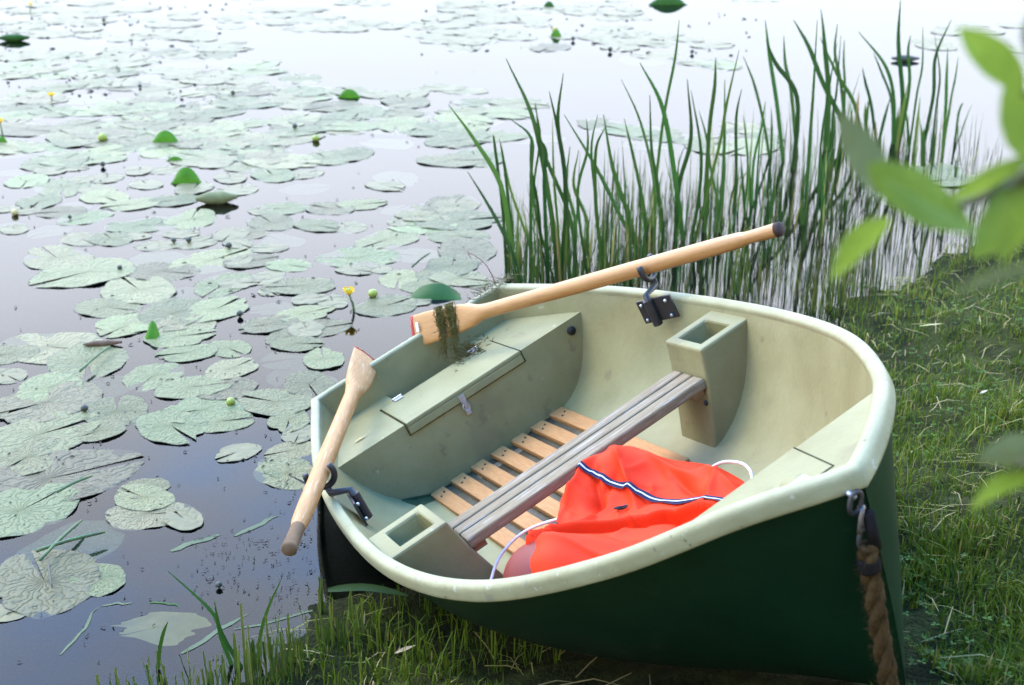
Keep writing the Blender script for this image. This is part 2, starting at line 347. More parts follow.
GC = np.array([[-.003,.500,.150],[.591,.700,.084],[1.186,.783,.058],[1.768,.781,.066],[2.297,.674,.120],[2.750,.460,.212],[3.085,.222,.310],[3.252,0,.318]])
def spl(C, m=10):
    C = np.vstack([2*C[0]-C[1], C, .3*C[-2]*[1,-1,1]+.7*(2*C[-1]-C[-2])]); out = []
    for i in range(1, len(C)-2):
        t = np.linspace(0, 1, m, endpoint=False)[:, None]; a, b, c, d = C[i-1:i+3]
        out.append(.5*((2*b)+(-a+c)*t+(2*a-5*b+4*c-d)*t**2+(-a+3*b-3*c+d)*t**3))
    out.append(C[-2][None]); return np.vstack(out)
G = spl(GC)
def gun(x): return np.interp(x, G[:,0], G[:,1]), np.interp(x, G[:,0], G[:,2])
def off(o):
    T = np.gradient(G[:,:2], axis=0); T /= np.linalg.norm(T, axis=1)[:,None]
    H = G.copy(); H[:,0] += -T[:,1]*o; H[:,1] += T[:,0]*o; return H
UY = [0,.2,.40,.52,.62,.70,.77,.83,.88,.92,.95,.975,1.0]
UZ = [0,.005,.02,.045,.10,.18,.29,.42,.56,.70,.82,.92,1.0]
VY = [0,.12,.24,.34,.43,.51,.59,.67,.75,.82,.89,.95,1.0]
VZ = [0,.03,.08,.15,.23,.32,.42,.52,.63,.74,.84,.93,1.0]
def section(g, keel, v):
    out = []
    for uy, uz, vy, vz in zip(UY, UZ, VY, VZ):
        fy = uy*(1-v)+vy*v; fz = uz*(1-v)+vz*v
        out.append((keel[0]+(g[0]-keel[0])*fz**.8, g[1]*fy, keel[1]+(g[2]-keel[1])*fz))
    return out
def keel_in(xg):    # x,z on the inner keel below gunwale x
    s = np.clip((xg-2.0)/1.3, 0, 1)
    return (xg - .30*s**2, -.345 + .10*s**3)
def keel_out(xg):
    s = np.clip((xg-2.0)/1.34, 0, 1)
    return (xg - .27*s**2, -.46 + .03*s**2 + .06*(1-np.clip(xg/1.0, 0, 1)))
def hull_rows(o, dz, keel, x0, vmax):
    H = off(o); rows = []
    for i in range(len(H)):
        g = H[i].copy(); g[2] += dz
        if o < 0 and g[1] < .012: continue
        if g[0] < x0: g[0] = x0
        rows.append(section(g, keel(g[0]), vmax*np.clip((g[0]-1.7)/1.3, 0, 1)))
    return rows
def mirror_rows(rows): return [[(p[0], -p[1], p[2]) for p in r][::-1][:-1] + r for r in rows]
rin = hull_rows(-.026, -.004, keel_in, .03, .85); rin.append([(p[0]+.02, 0, p[2]) for p in rin[-1]])
lin = MB(); rr = mirror_rows(rin); lin.grid([BL(r) for r in rr])
k = len(rr[0]); lin.add(BL(rr[0]), [(j, j+1, k-2-j, k-1-j) for j in range(k//2)])
lin.build('inner_liner', M['gel'], boat, weld=True, auto=40)
rout = hull_rows(.003, -.03, keel_out, -.012, .85)
hs = MB(); rr = mirror_rows(rout); hs.grid([BL(r) for r in rr]); hs.add(BL(rr[0]), [(j, j+1, k-2-j, k-1-j) for j in range(k//2)])
ho = hs.build('hull', M['hull'], boat, weld=True, auto=40)
ho['label'] = 'dark green outer hull'

prof = [(-.034,-.030),(-.034,-.009),(-.033,-.003),(-.030,.002),(-.025,.005),(-.016,.008),(-.006,.008),(.001,.006),(.006,.002),(.009,-.004),(.0105,-.012),(.0125,-.030),(.0125,-.038),(.011,-.043),(.008,-.045),(.002,-.044),(-.006,-.030)]
loop = [np.array(p) for p in G] + [np.array([p[0], -p[1], p[2]]) for p in G[::-1][1:]]
nseg = 12
for i in range(1, nseg): # transom top
    a, b2 = loop[len(G)*2-2], loop[0]; loop.append(a+(b2-a)*i/nseg)
nl = len(loop); rows = []
for i in range(nl):
    a = loop[i-1]; b2 = loop[i]; c = loop[(i+1) % nl]
    d1 = (b2-a)[:2]; d1 = d1/np.linalg.norm(d1); d2 = (c-b2)[:2]; d2 = d2/np.linalg.norm(d2)
    n1 = np.array([-d1[1], d1[0]]); n2 = np.array([-d2[1], d2[0]]); m = n1+n2; m /= np.linalg.norm(m); m /= max(.6, m@n1)
    tr_ = i >= 2*len(G)-1
    sc = .75 if tr_ else 1.0
    rows.append([bl((b2[0]+m[0]*o*sc, b2[1]+m[1]*o*sc, b2[2]+z)) for o, z in prof])
MB().grid(rows, closed_u=True, closed_v=True).build('gunwale', M['rimgel'], boat, auto=62)

def liner_y(x, z, shrink=0.0):
    best = None
    xs = np.array([r[0][0] for r in rin[:-1]])
    # section whose plane holds x at this height
    ys = []
    for r in rin[:-1]:
        zz = [p[2] for p in r]
        ys.append((np.interp(z, zz, [p[0] for p in r]), np.interp(z, zz, [p[1] for p in r])))
    ys.sort(); return float(np.interp(x, [a for a, _ in ys], [b_ for _, b_ in ys])) - shrink

# stern locker: front face, top with a well behind the lid
FX = .50
st = MB()
zs = np.linspace(-.345, 0, 14); yl = [liner_y(FX, z)+.012 for z in zs]
st.grid([BL([(FX, -y, z), (FX, -y*.5, z), (FX, 0, z), (FX, y*.5, z), (FX, y, z)]) for y, z in zip(yl, zs)])
def topstrip(x0, x1, ya, yb, n=6):
    rws = []
    for x in np.linspace(x0, x1, n):
        a = -liner_y(max(x,.03), 0)-.012 if ya is None else ya; b_ = liner_y(max(x,.03), 0)+.012 if yb is None else yb
        rws.append(BL([(x, a+(b_-a)*q, 0) for q in np.linspace(0, 1, 5)]))
    st.grid(rws)
topstrip(.168, FX, None, -.292); topstrip(.168, FX, .292, None); topstrip(.16, .168, None, None, 2)
topstrip(.028, .16, None, -.212); topstrip(.028, .16, .235, None)
wb = -.10
for a, b2 in (((.028,-.212),(.16,-.212)), ((.16,-.212),(.16,.235)), ((.16,.235),(.028,.235))):
    st.grid([BL([(a[0],a[1],0),(b2[0],b2[1],0)]), BL([(a[0],a[1],wb),(b2[0],b2[1],wb)])])
st.grid([BL([(.028,-.212,wb),(.16,-.212,wb)]), BL([(.028,.235,wb),(.16,.235,wb)])])
seat = st.build('stern_locker', M['gel'], boat, weld=True, smooth=False, bevel=.006)
MB().box(bl((.33, 0, -.03)), S*np.array([.30,.56,.03])).build('locker_floor', M['plug'], seat)
lid = MB(); y2 = .286
lid.hexa(BL([(.174,-y2,-.012),(.174,y2,-.012),(.512,y2,-.012),(.512,-y2,-.012)][::-1]+[(.174,-y2,.006),(.174,y2,.006),(.512,y2,.006),(.512,-y2,.006)][::-1]))
lid.hexa(BL([(.5035,-y2,-.048),(.5035,y2,-.048),(.512,y2,-.048),(.512,-y2,-.048)][::-1]+[(.5035,-y2,-.0125),(.5035,y2,-.0125),(.512,y2,-.0125),(.512,-y2,-.0125)][::-1]))
lo = lid.build('locker_lid', M['gel'], seat, smooth=False, bevel=.004)
gr = MB()   # dark gap round the lid
for a, b2 in (((.168,-.292),(.168,.292)), ((.168,-.292),(.515,-.292)), ((.168,.292),(.515,.292))):
    gr.tube(BL([(a[0],a[1],.001),(b2[0],b2[1],.0005)]), .0015, 6)
gr.tube(BL([(.5035,-.292,-.051),(.5035,.292,-.051)]), .0016, 6); gr.tube(BL([(.503,-.292,0),(.503,-.292,-.051)]), .0016, 6); gr.tube(BL([(.503,.292,0),(.503,.292,-.051)]), .0016, 6)
gr.build('lid_seal', M['seal'], seat)
for y in (-.20, .20):
    h = MB(); h.box(bl((.160,y,.004)), (.030,.036,.003)); h.box(bl((.192,y,.009)), (.024,.036,.003)); h.tube(BL([(.174,y-.022,.012),(.174,y+.022,.012)]), .004, 8)
    h.build('hinge', M['steel'], lo, smooth=False)
h = MB(); h.box(bl((.516,-.03,-.035)), (.004,.022,.030)); h.box(bl((.509,-.03,-.085)), (.005,.018,.045)); h.tube([bl((.514,-.03,-.075))+np.array([0,.012*math.cos(a),.017*math.sin(a)]) for a in np.linspace(0,6.28,14)], .003, 6)
h.box(bl((.518,-.03,-.060)), (.005,.012,.03))
h.build('latch', M['steel'], lo, smooth=False)
for y in (.535,):
    MB().tube(BL([(.502,y,-.048),(.510,y,-.048)]), .017, 16).build('drain_plug', M['plug'], seat)
MB().tube(BL([(.05,-.12,-.095),(.05,-.12,-.06)]), .018, 14).build('drain_plug', M['plug'], seat)

# thwart supports, hollow topped
for sgn in (-1, 1):
    s_ = MB(); x0, x1 = 1.36, 1.61; zt = .03
    def P(x, y, z): return bl((x, sgn*y, z))
    yi, yo = .535, .752
    # rim of the top
    wl = [(x0+.045, yi+.035), (x1-.045, yi+.035), (x1-.045, yo-.055), (x0+.045, yo-.055)]
    ou = [(x0, yi), (x1, yi), (x1, yo), (x0, yo)]
    vs = [P(x, y, zt) for x, y in ou] + [P(x, y, zt) for x, y in wl] + [P(x+(.01 if i in (0,3) else -.01), y, zt-.075) for i, (x, y) in enumerate(wl)]
    fs = []
    for i in range(4):
        j = (i+1) % 4; fs += [(i, j, 4+j, 4+i), (4+i, 4+j, 8+j, 8+i)]
    fs.append((8,9,10,11)); s_.add(vs, fs)
    # body down to the floor
    n = 12; inner = []; 
    for q in range(n):
        z = zt + (-.345-zt)*q/(n-1); f_ = q/(n-1)
        yin = yi - .115*f_**1.2; yout = max(liner_y(1.48, z)+.02, yin+.01)
        if q == 0: yout = yo
        inner.append([P(x0+.01*f_, yout, z), P(x0+.01*f_, yin, z), P(x1-.005*f_, yin, z), P(x1-.005*f_, yout, z)])
    s_.grid(inner)
    so_ = s_.build('thwart_support', M['gel'], boat, smooth=False, weld=True, bevel=.010)
    
    if sgn > 0: MB().ball(P(x1-.0, .47, -.150), (.004,.007,.010)).build('bolt_hole', M['plug'], so_)
# rowing bench, three planks
th = MB()
for i, xc in enumerate((1.433, 1.501, 1.572)):
    wd_ = .029 if i < 2 else .034
    th.hexa(BL([(xc-wd_,-.505,-.108),(xc+wd_,-.505,-.108),(xc+wd_,.503,-.108),(xc-wd_,.503,-.108)]+[(xc-wd_,-.505,-.067),(xc+wd_,-.505,-.067),(xc+wd_,.503,-.067),(xc-wd_,.503,-.067)]))
th.build('rowing_bench', M['bench'], boat, smooth=False, bevel=.007)
for y in (-.47, .47): MB().box(bl((1.50,y,-.122)), S*np.array([.17,.05,.026])).build('bench_bearer', M['bench'], boat, smooth=False, bevel=.003)
# floor grating
gt = MB()
for i in range(7):
    y = -.309+.103*i; a = .505+.01*noise1(i*3.1); e = 1.565+.015*noise1(i*1.9+4)
    gt.hexa(BL([(a,y-.033,-.338),(e,y-.033,-.338),(e,y+.033,-.338),(a,y+.033,-.338)]+[(a,y-.033,-.312),(e,y-.033,-.312),(e,y+.033,-.312),(a,y+.033,-.312)]))
go = gt.build('floor_grating', M['slat'], boat, smooth=False, bevel=.004)
bt = MB()
for x in (.585, 1.03, 1.47): bt.box(bl((x,0,-.343)), S*np.array([.05,.68,.008]))
bt.build('grating_batten', M['bench'], go, smooth=False)
for i in range(7):
    for x in (.575,.60): MB().ball(bl((x, -.309+.103*i+(.012 if x < .59 else -.012), -.3115)), .0045, 8, 4).build('nail', M['gripend'], go)

def floor_z(y, yg=.70, zg=.07, k=-.345): return k+(zg-k)*float(np.interp(abs(y)/yg, UY, UZ))
bgm = MB(); bgm.grid([BL([(x, y, floor_z(y)+.0035) for y in np.linspace(-.338,.338,17)]) for x in np.linspace(.49,1.555,12)])
bgm.build('bilge_dirt', mat('wet_bilge_dirt', (.035,.028,.016), .5, .3, (.09,.08,.045), 6., .2, 60.), boat)  # dark brown sheet that darkens the gaps between the floor slats
# bow deck and its hatch
def dz_(x): return .205+.22*(x-2.835)
bd = MB(); xs = np.linspace(2.835, 3.24, 10); rws = []
for x in xs:
    y = max(liner_y(x, dz_(x))+.02, .01); rws.append(BL([(x, y*q, dz_(x)) for q in (-1,-.5,0,.5,1)]))
bd.grid(rws)
rws = []
for z in np.linspace(-.33, .205, 8):
    y = max(liner_y(2.835, z)+.015, .02); rws.append(BL([(2.835, y*q, z) for q in (-1,-.5,0,.5,1)]))
bd.grid(rws)
bdo = bd.build('bow_deck', M['gel'], boat, smooth=False, weld=True, bevel=.006)
hp = MB(); hq = [(2.829,-.36),(3.085,-.16),(3.098,.030),(2.829,.094)]
hp.hexa(BL([(x,y,dz_(x)-.004) for x, y in hq]+[(x,y,dz_(x)+.0025) for x, y in hq]))
hpo = hp.build('bow_hatch', M['gel'], bdo, smooth=False, bevel=.002)
g2 = MB(); g2.tube(BL([(2.829,.0975,dz_(2.829)+.001),(3.101,.033,dz_(3.101)+.001),(3.089,-.16,dz_(3.089)+.001)]), .0016, 6); g2.build('hatch_seal', M['seal'], bdo)
g2 = MB(); g2.box(bl((3.072,-.042,dz_(3.072)+.006)), (.030,.034,.004)); g2.build('latch', M['steel'], hpo, smooth=False, bevel=.001)
g2 = MB(); g2.tube(BL([(3.040,-.046,dz_(3.04)+.001),(3.040,-.046,dz_(3.04)+.0035)]), .030, 20); g2.build('finger_recess', M['gel'], hpo)

# oarlock brackets + oarlocks  (y side, x)
def oar_path(tip, grip, n=60): return [np.array(tip)+(np.array(grip)-np.array(tip))*q for q in np.linspace(0, 1, n)]
O1 = (np.array([-.03,.035,.172]), np.array([1.545,1.055,.216]))     # far oar: tip centre, grip end
O2 = (np.array([-.075,-.160,.178]), np.array([1.40,-.997,.165]))
def nearest_on(o, y): q = (y-o[0][1])/(o[1][1]-o[0][1]); return o[0]+(o[1]-o[0])*q
for sgn, o in ((1, O1), (-1, O2)):
    px_ = 1.12 if sgn > 0 else 1.05
    yw = liner_y(px_, .0)
    c = np.array([px_, sgn*(yw-(.052 if sgn > 0 else .02)), .055 if sgn > 0 else .022])
    b_ = MB()
    zr = R_(32) if sgn > 0 else R_(-6); b_.box(bl(c), (.135,.008,.085), rot=[[math.cos(zr),-math.sin(zr),0],[math.sin(zr),math.cos(zr),0],[0,0,1]])
    b_.tube([bl(c+np.array([-.01,-sgn*.020,-.058])), bl(c+np.array([-.01,-sgn*.020,.05]))], .017, 12)
    bo = b_.build('oarlock_bracket', M['black'], boat, smooth=False)
    for dx in (-.055,.055):
        for dz in (-.032,.032): MB().ball(bl(c+np.array([dx*math.cos(zr)+.010*math.sin(abs(zr)),dx*math.sin(zr)-sgn*.010,dz])), .0065, 8, 5).build('bolt', M['steel'], bo)
    lk = nearest_on(o, sgn*.735)
    pts = [c+np.array([-.01,-sgn*.016,-.06]), c+np.array([-.01,-sgn*.016,.07]), lk+np.array([0,0,-.085]), lk+np.array([0,0,-.058])]
    ol = MB(); ol.tube(BL(pts), [.012]*4, 10)
    ax_ = (o[1]-o[0])/np.linalg.norm(o[1]-o[0]); sd_ = np.cross(ax_, [0,0,1]); sd_ /= np.linalg.norm(sd_); up_ = np.cross(sd_, ax_)
    horn = [lk + (.054*math.cos(a))*sd_ + (.054*math.sin(a))*up_ for a in np.linspace(R_(-205), R_(25), 18)]
    ol.tube(BL(horn), [.0105]*18, 8)
    ol.build('oarlock', M['black'], bo)

# bow eye under the rim
eye = np.array([3.21,0,.235])

# ------------------------------------------------------------------ oars
def build_oar(name, o, label, wood, tipred, roll, bladew=.064, bladelen=.44, capm=None):
    tip, grip = bw(o[0]), bw(o[1]); ax_ = grip-tip; Lr = np.linalg.norm(ax_); ax_ /= Lr
    up = np.array([0,0,1.0]); sd_ = np.cross(ax_, up); sd_ /= np.linalg.norm(sd_); u2 = np.cross(sd_, ax_)
    bx = math.cos(roll)*sd_ + math.sin(roll)*u2; bz = np.cross(ax_, bx)
    mt = Matrix.Identity(4)
    for i in range(3): mt[i][0] = ax_[i]; mt[i][1] = bx[i]; mt[i][2] = bz[i]; mt[i][3] = tip[i]
    root = empty(name, mat=mt); tag(root, label, 'oar')
    # one continuous piece: blade -> neck -> shaft -> grip (local x along the oar)
    prof_ = [(0,bladew*.97,.0055),(.01,bladew,.007),(.10,bladew*.98,.009),(.20,bladew*.93,.011),(.27,bladew*.84,.014),(.33,bladew*.70,.020),(.37,.032,.025),(.41,.0285,.0275),(.6,.0285,.0285),(Lr*.62,.0295,.0295),(Lr-.24,.0285,.0285),(Lr-.155,.0260,.0260),(Lr-.13,.0215,.0215),(Lr-.08,.0215,.0215),(Lr-.02,.0235,.0235)]
    mb = MB(); rows = []
    xs_ = [p[0] for p in prof_]
    fine = sorted(set(list(np.linspace(0, .42, 24)) + xs_ + list(np.linspace(.5, Lr-.2, 10))))
    for x in fine:
        w = np.interp(x, xs_, [p[1] for p in prof_]); h = np.interp(x, xs_, [p[2] for p in prof_])
        e = 1.0 if x > .4 else .75
        row = []
        for a in np.linspace(0, 2*math.pi, 20, endpoint=False):
            c_, s_ = math.cos(a), math.sin(a)
            curve = -.020*((.36-x)/.36)**2 if x < .36 else 0.    # slight scoop of the blade
            tipc = .010*(abs(c_)**2) if x < .012 else 0
            row.append((x + tipc, w*math.copysign(abs(c_)**e, c_), h*math.copysign(abs(s_)**e, s_)+curve))
        rows.append(row)
    i0 = [i for i, x in enumerate(fine) if x >= Lr-.136][0]
    mb.grid(rows[:i0+1], closed_v=True, cap=True); mb.build('shaft_and_blade', wood, root, auto=50)
    g = MB(); g.grid([[(p[0], p[1]*1.004, p[2]*1.004) for p in r] for r in rows[i0:]], closed_v=True, cap=False); g.build('grip', wood if capm else M['grip'], root)
    e_ = MB(); e_.tube([(Lr-.022,0,0),(Lr-.006,0,0),(Lr,0,0)], [.0238,.0238,.019], 16); e_.build('grip_end', capm or M['grip'], root)
    if tipred:
        tp = MB(); rr_ = []
        for x in (-.0035, .001, .011 if tipred == 1 else .004):
            rr_.append([(max(x,-.0035)+.010*(abs(math.cos(a))**2)*(x<.012), (bladew+.001)*math.copysign(abs(math.cos(a))**.75, math.cos(a)), (.0088 if x > -.003 else .006)*math.copysign(abs(math.sin(a))**.75, math.sin(a))-.019) for a in np.linspace(0, 2*math.pi, 20, endpoint=False)])
        tp.grid(rr_, closed_v=True, cap=True); tp.build('tip_edge', M['redtip'], root)
    return root, mt
oarA, mA = build_oar('oar', O1, 'varnished oar with red-edged blade draped in weed, dark grip end over the reeds', M['oar'], 1, R_(105), capm=M['gripend'])
sk = MB(); sk.box((.045,.012,.0025), (.014,.038,.0012)); sk.build('sticker', M['label'], oarA, smooth=False)
oarB, mB_ = build_oar('oar', O2, 'paler worn oar with grey grip hanging out over the open water', M['oarw'], 2, R_(40+180), bladew=.062)
ck = MB(); ck.box((.24,.035,.0055), (.05,.004,.002)); ck.build('crack', M['gripend'], oarB, smooth=False)

# weed draped over the far oar's blade
wd_ = MB(); inv = mA; WS = 1 if (np.array([mA[0][2],mA[1][2],mA[2][2]])@(np.array([0,0,CAMH])-np.array(oarA.location))) > 0 else -1
def oA(x, y, z): v = inv @ Vector((x, y, z)); return np.array(v)
for i in range(110):
    x = .185 + rng.normal(0, .010) if i % 2 else .240 + rng.normal(0, .011)
    ln = rng.uniform(.08,.20); n = 9; pts = []
    for q in range(n):
        yy = .066 - ln*q/(n-1)
        if yy > -.064: p_ = oA(x+.012*noise1(q*.9+i), yy, .014+.006*noise1(i+q)) if WS > 0 else oA(x+.012*noise1(q*.9+i), yy, -.016-.006*noise1(i+q))
        else: p_ = oA(x+.016*noise1(q+i*1.3), -.064, .012*WS) + np.array([.014*noise1(i+q*2.1), -.012, -(-.064-yy)*1.2])
        pts.append(p_)
    wd_.tube(pts, list(np.linspace(.0015,.0008,n)), 4)
for i in range(170):
    xx = rng.choice([.185,.24])+rng.normal(0,.014); yy = .055-.11*rng.random()
    p_ = oA(xx, yy, (.014+rng.uniform(0,.008))*WS); d_ = rng.normal(0, .011, 3); wd_.ribbon([p_, p_+d_*.6, p_+d_], [.003,.004,.001], rng.normal(0,1,3))
hc = np.array([.20,.16,.0])
for i in range(170):
    p_ = bw(hc+np.array([rng.normal(0,.035), rng.normal(0,.05), abs(rng.normal(0,.030))])); d_ = rng.normal(0,.018,3); d_[2] = abs(d_[2])*.3
    wd_.tube([p_, p_+d_*.5+rng.normal(0,.006,3), p_+d_], [.0014,.0012,.0007], 4)
tag(wd_.build('water_weed', M['weed']), 'wet brown-green water weed draped over the red-edged oar blade', 'water weed')
# dry weed and a red twig caught on the far stern corner
tw = MB(); c0 = np.array([.02,.49,.160])
for i in range(90):
    p_ = bw(c0+np.array([rng.normal(0.02,.03), rng.normal(-.03,.06), abs(rng.normal(0,.012))])); d_ = rng.normal(0,.025,3); d_[2] = abs(d_[2])*.5
    tw.tube([p_, p_+d_*.5+rng.normal(0,.006,3), p_+d_], [.0013,.0012,.0006], 4)
tag(tw.build('dry_weed', mat('straw_weed', (.19,.17,.07), .7, .3, (.11,.10,.04), 40., trans=.2)), 'tuft of straw-coloured weed caught on the far stern corner of the boat', 'water weed')
tq = MB(); a0 = bw((.02,.46,.165)); pts = [at_plane(px, py, a0, np.array([0,1.,0])) for px, py in ((496,286),(492,275),(487,266),(480,259),(472,254),(466,252))]
tq.tube(pts, [.0022,.002,.0018,.0015,.0012,.0008], 6)
tag(tq.build('twig', M['twig']), 'thin reddish bare twig curving up from the far stern corner', 'twig')
# leaf litter on the locker
lf = MB()
for i in range(46):
    p_ = bw((rng.uniform(.04,.15), rng.uniform(-.2,.22), -.096)); d_ = rng.normal(0,.012,3); d_[2] = abs(d_[2])*.4
    lf.ribbon([p_, p_+d_*.5, p_+d_], [.004,.010,.002], rng.normal(0,1,3))
stuff(lf.build('leaf_litter', M['brownleaf']), 'dead leaf scraps lying in the well behind the stern locker lid', 'leaf litter')
def small_leaf(pos, ln, w, az, m, label, name='fallen_leaf', up=.0, nrm=None):
    t_ = np.array([math.cos(az), math.sin(az), 0]); 
    if nrm is not None: nrm = np.array(nrm)/np.linalg.norm(nrm); t_ = t_-nrm*(t_@nrm); t_ /= np.linalg.norm(t_)
    else: nrm = np.array([0,0,1.])
    s_ = np.cross(nrm, t_); n = 8
    pts = [np.array(pos)+t_*ln*(q/(n-1)-.5)+nrm*(.004+up*(q/(n-1)-.5)**2*4*ln) for q in range(n)]
    mb = MB().ribbon(pts, [max(w*math.sin(math.pi*min(1,max(0.03,(q/(n-1))**.9))),.001) for q in range(n)], s_, .12)
    return tag(mb.build(name, m), label, 'leaf')
bn = MBT[:,2]
small_leaf(bw((.36,-.455,.001)), .055, .014, R_(20), M['padold'], 'small yellow willow leaf fallen on the stern locker beside the pale oar', nrm=bn)
# ------------------------------------------------------------------ jacket, buoy, cord
def bell(x, y, cx, cy, rx, ry, a=0.):
    c_, s_ = math.cos(a), math.sin(a); u = ((x-cx)*c_+(y-cy)*s_)/rx; v = (-(x-cx)*s_+(y-cy)*c_)/ry
    return math.exp(-(u*u+v*v))
OUTL = np.array([(2.02,-.60),(1.84,-.52),(1.76,-.38),(1.69,-.25),(1.60,-.12),(1.55,.02),(1.60,.12),(1.68,.17),(1.80,.23),(1.93,.285),(2.06,.29),(2.22,.25),(2.42,.16),(2.56,.04),(2.60,-.12),(2.55,-.28),(2.42,-.42),(2.24,-.53)])
def smooth_closed(P, m=8):
    out = []; n = len(P)
    for i in range(n):
        a, b2, c, d = P[i-1], P[i], P[(i+1) % n], P[(i+2) % n]
        for q in np.linspace(0, 1, m, endpoint=False):
            out.append(.5*((2*b2)+(-a+c)*q+(2*a-5*b2+4*c-d)*q*q+(-a+3*b2-3*c+d)*q**3))
    return np.array(out)
OS = smooth_closed(OUTL, 12); CEN = np.array([2.12,-.12])
# fold line (edge of the upper layer lying over the lower flap)
FOLD = np.array([(1.98,-.47),(1.97,-.36),(1.99,-.24),(2.03,-.12),(2.10,-.02),(2.22,.06),(2.34,.12)])
def fold_side(x, y):
    a = FOLD[:-1]; d_ = FOLD[1:]-a; p_ = np.array([x, y])
    tt = np.clip(((p_-a)*d_).sum(1)/(d_*d_).sum(1), 0, 1); e = p_-(a+tt[:,None]*d_); kk = np.argmin((e*e).sum(1))
    dist = math.sqrt((e[kk]**2).sum()); sg = d_[kk][0]*e[kk][1]-d_[kk][1]*e[kk][0]
    return math.copysign(dist, sg)          # + : upper layer (stern side)
_jr = np.random.default_rng(11); CRS = []
for a0, b0, am, wd2 in (((1.68,.08),(1.98,-.06),.030,.030),((1.66,.02),(1.80,-.26),.026,.030),((1.72,.12),(2.05,.14),.024,.032),((1.70,-.02),(1.92,-.18),-.030,.026),((1.86,-.10),(1.95,-.30),.024,.024),
    ((1.76,-.26),(1.92,-.40),.022,.026),((1.98,.20),(2.30,.16),.026,.035),((1.92,.12),(2.20,.08),-.024,.028),((2.08,.24),(2.20,.06),.018,.024),((1.95,-.40),(2.35,-.22),.020,.040),((2.10,-.34),(2.50,-.20),-.016,.030),((2.15,-.10),(2.48,.0),.018,.034),((2.05,-.22),(2.45,-.10),-.014,.026),((2.30,.14),(2.45,.02),.020,.024),((1.78,.05),(1.84,-.16),-.018,.020)):
    CRS.append((np.array(a0), np.array(b0), am*1.5, wd2*.8))
for _ in range(64):
    a0 = np.array([_jr.uniform(1.62,2.5), _jr.uniform(-.5,.25)]); an = _jr.normal(-.6,.7); L_ = _jr.uniform(.07,.2)
    CRS.append((a0, a0+L_*np.array([math.cos(an), math.sin(an)]), _jr.choice([-1,1])*_jr.uniform(.006,.018), _jr.uniform(.010,.024)))
def crease(x, y):
    h = 0.; p_ = np.array([x,y])
    for a0, b0, am, w_ in CRS:
        d_ = b0-a0; L2 = d_@d_; tt = ((p_-a0)@d_)/L2
        if tt < -.3 or tt > 1.3: continue
        nrm = abs((p_-a0)[0]*d_[1]-(p_-a0)[1]*d_[0])/math.sqrt(L2)
        if nrm > w_*4: continue
        env = math.exp(-((tt-.5)/.42)**4); h += am*env*math.exp(-math.sqrt((nrm/w_)**2+.02)*1.3)
    return h
def jh(x, y, edge):
    h = -.20 + .135*bell(x,y,1.68,.05,.17,.15) + .085*bell(x,y,1.74,-.16,.14,.15) + .05*bell(x,y,1.98,.17,.20,.10) + .17*bell(x,y,2.05,-.40,.19,.20) + .07*bell(x,y,2.3,-.15,.25,.25)
    f_ = fold_side(x, y)
    h += .040*(1/(1+math.exp(-f_/.003))) * math.exp(-max(f_,0)/.25) + .014*math.exp(-(f_/.012)**2) - .022*math.exp(-((f_+.016)/.012)**2)
    h += crease(x, y) + .006*math.sin(x*17+y*9+2*math.sin(y*14)) + .003*math.sin(x*41-y*37)
    floor_ = -.315
    return floor_ + (h-floor_)*(1-math.exp(-(edge/.055)**.8*2.2))
jk = MB(); NR = 84; rows = []
for q in range(NR+1):
    r_ = q/NR; row = []
    for p_ in OS:
        wv = 1+.0*r_
        xy = CEN+(p_-CEN)*(1-(1-r_)**1.0 if False else r_)
        edge = (1-r_)*np.linalg.norm(p_-CEN)
        z = jh(xy[0], xy[1], edge)
        # sides bulge outward a little at mid-height
        ymx = liner_y(min(xy[0], 2.8), z)-.02
        row.append(bl((xy[0], float(np.clip(xy[1], -ymx, ymx)), z)))
    rows.append(row)
jk.grid(rows, closed_v=True)
jroot = empty('jacket', loc=tuple(bw((2.1,-.1,-.31)))); tag(jroot, 'bright orange foul-weather jacket heaped on the boat floor below the bench', 'jacket')
def world_from_local(p): return MBT @ np.array(p) + bw(BASE)
def to_root(mb, root): mb.v = [tuple(world_from_local(p)-np.array(root.location)) for p in mb.v]; return mb
to_root(jk, jroot).build('shell', M['orange'], jroot)
def jz(x, y):
    d_ = np.array([x,y])-CEN; r0 = np.linalg.norm(d_); 
    dirs = OS-CEN; cs = (dirs@d_)/(np.linalg.norm(dirs,axis=1)*max(r0,1e-6)); kk = np.argmax(cs); rim = np.linalg.norm(dirs[kk])
    return jh(x, y, max(rim-r0, 0.0))
def on_jacket(x, y, dz=.004): return np.array([x, y, jz(x,y)+dz])
STR = np.array([(1.60,-.125),(1.66,-.10),(1.74,-.055),(1.84,-.03),(1.93,.0),(2.02,.02),(2.09,.035),(2.17,.07),(2.26,.10),(2.36,.10)])
ss = []
for i in range(len(STR)-1):
    for q in np.linspace(0,1,8,endpoint=False): ss.append(STR[i]+(STR[i+1]-STR[i])*q)
ss = np.array(ss)
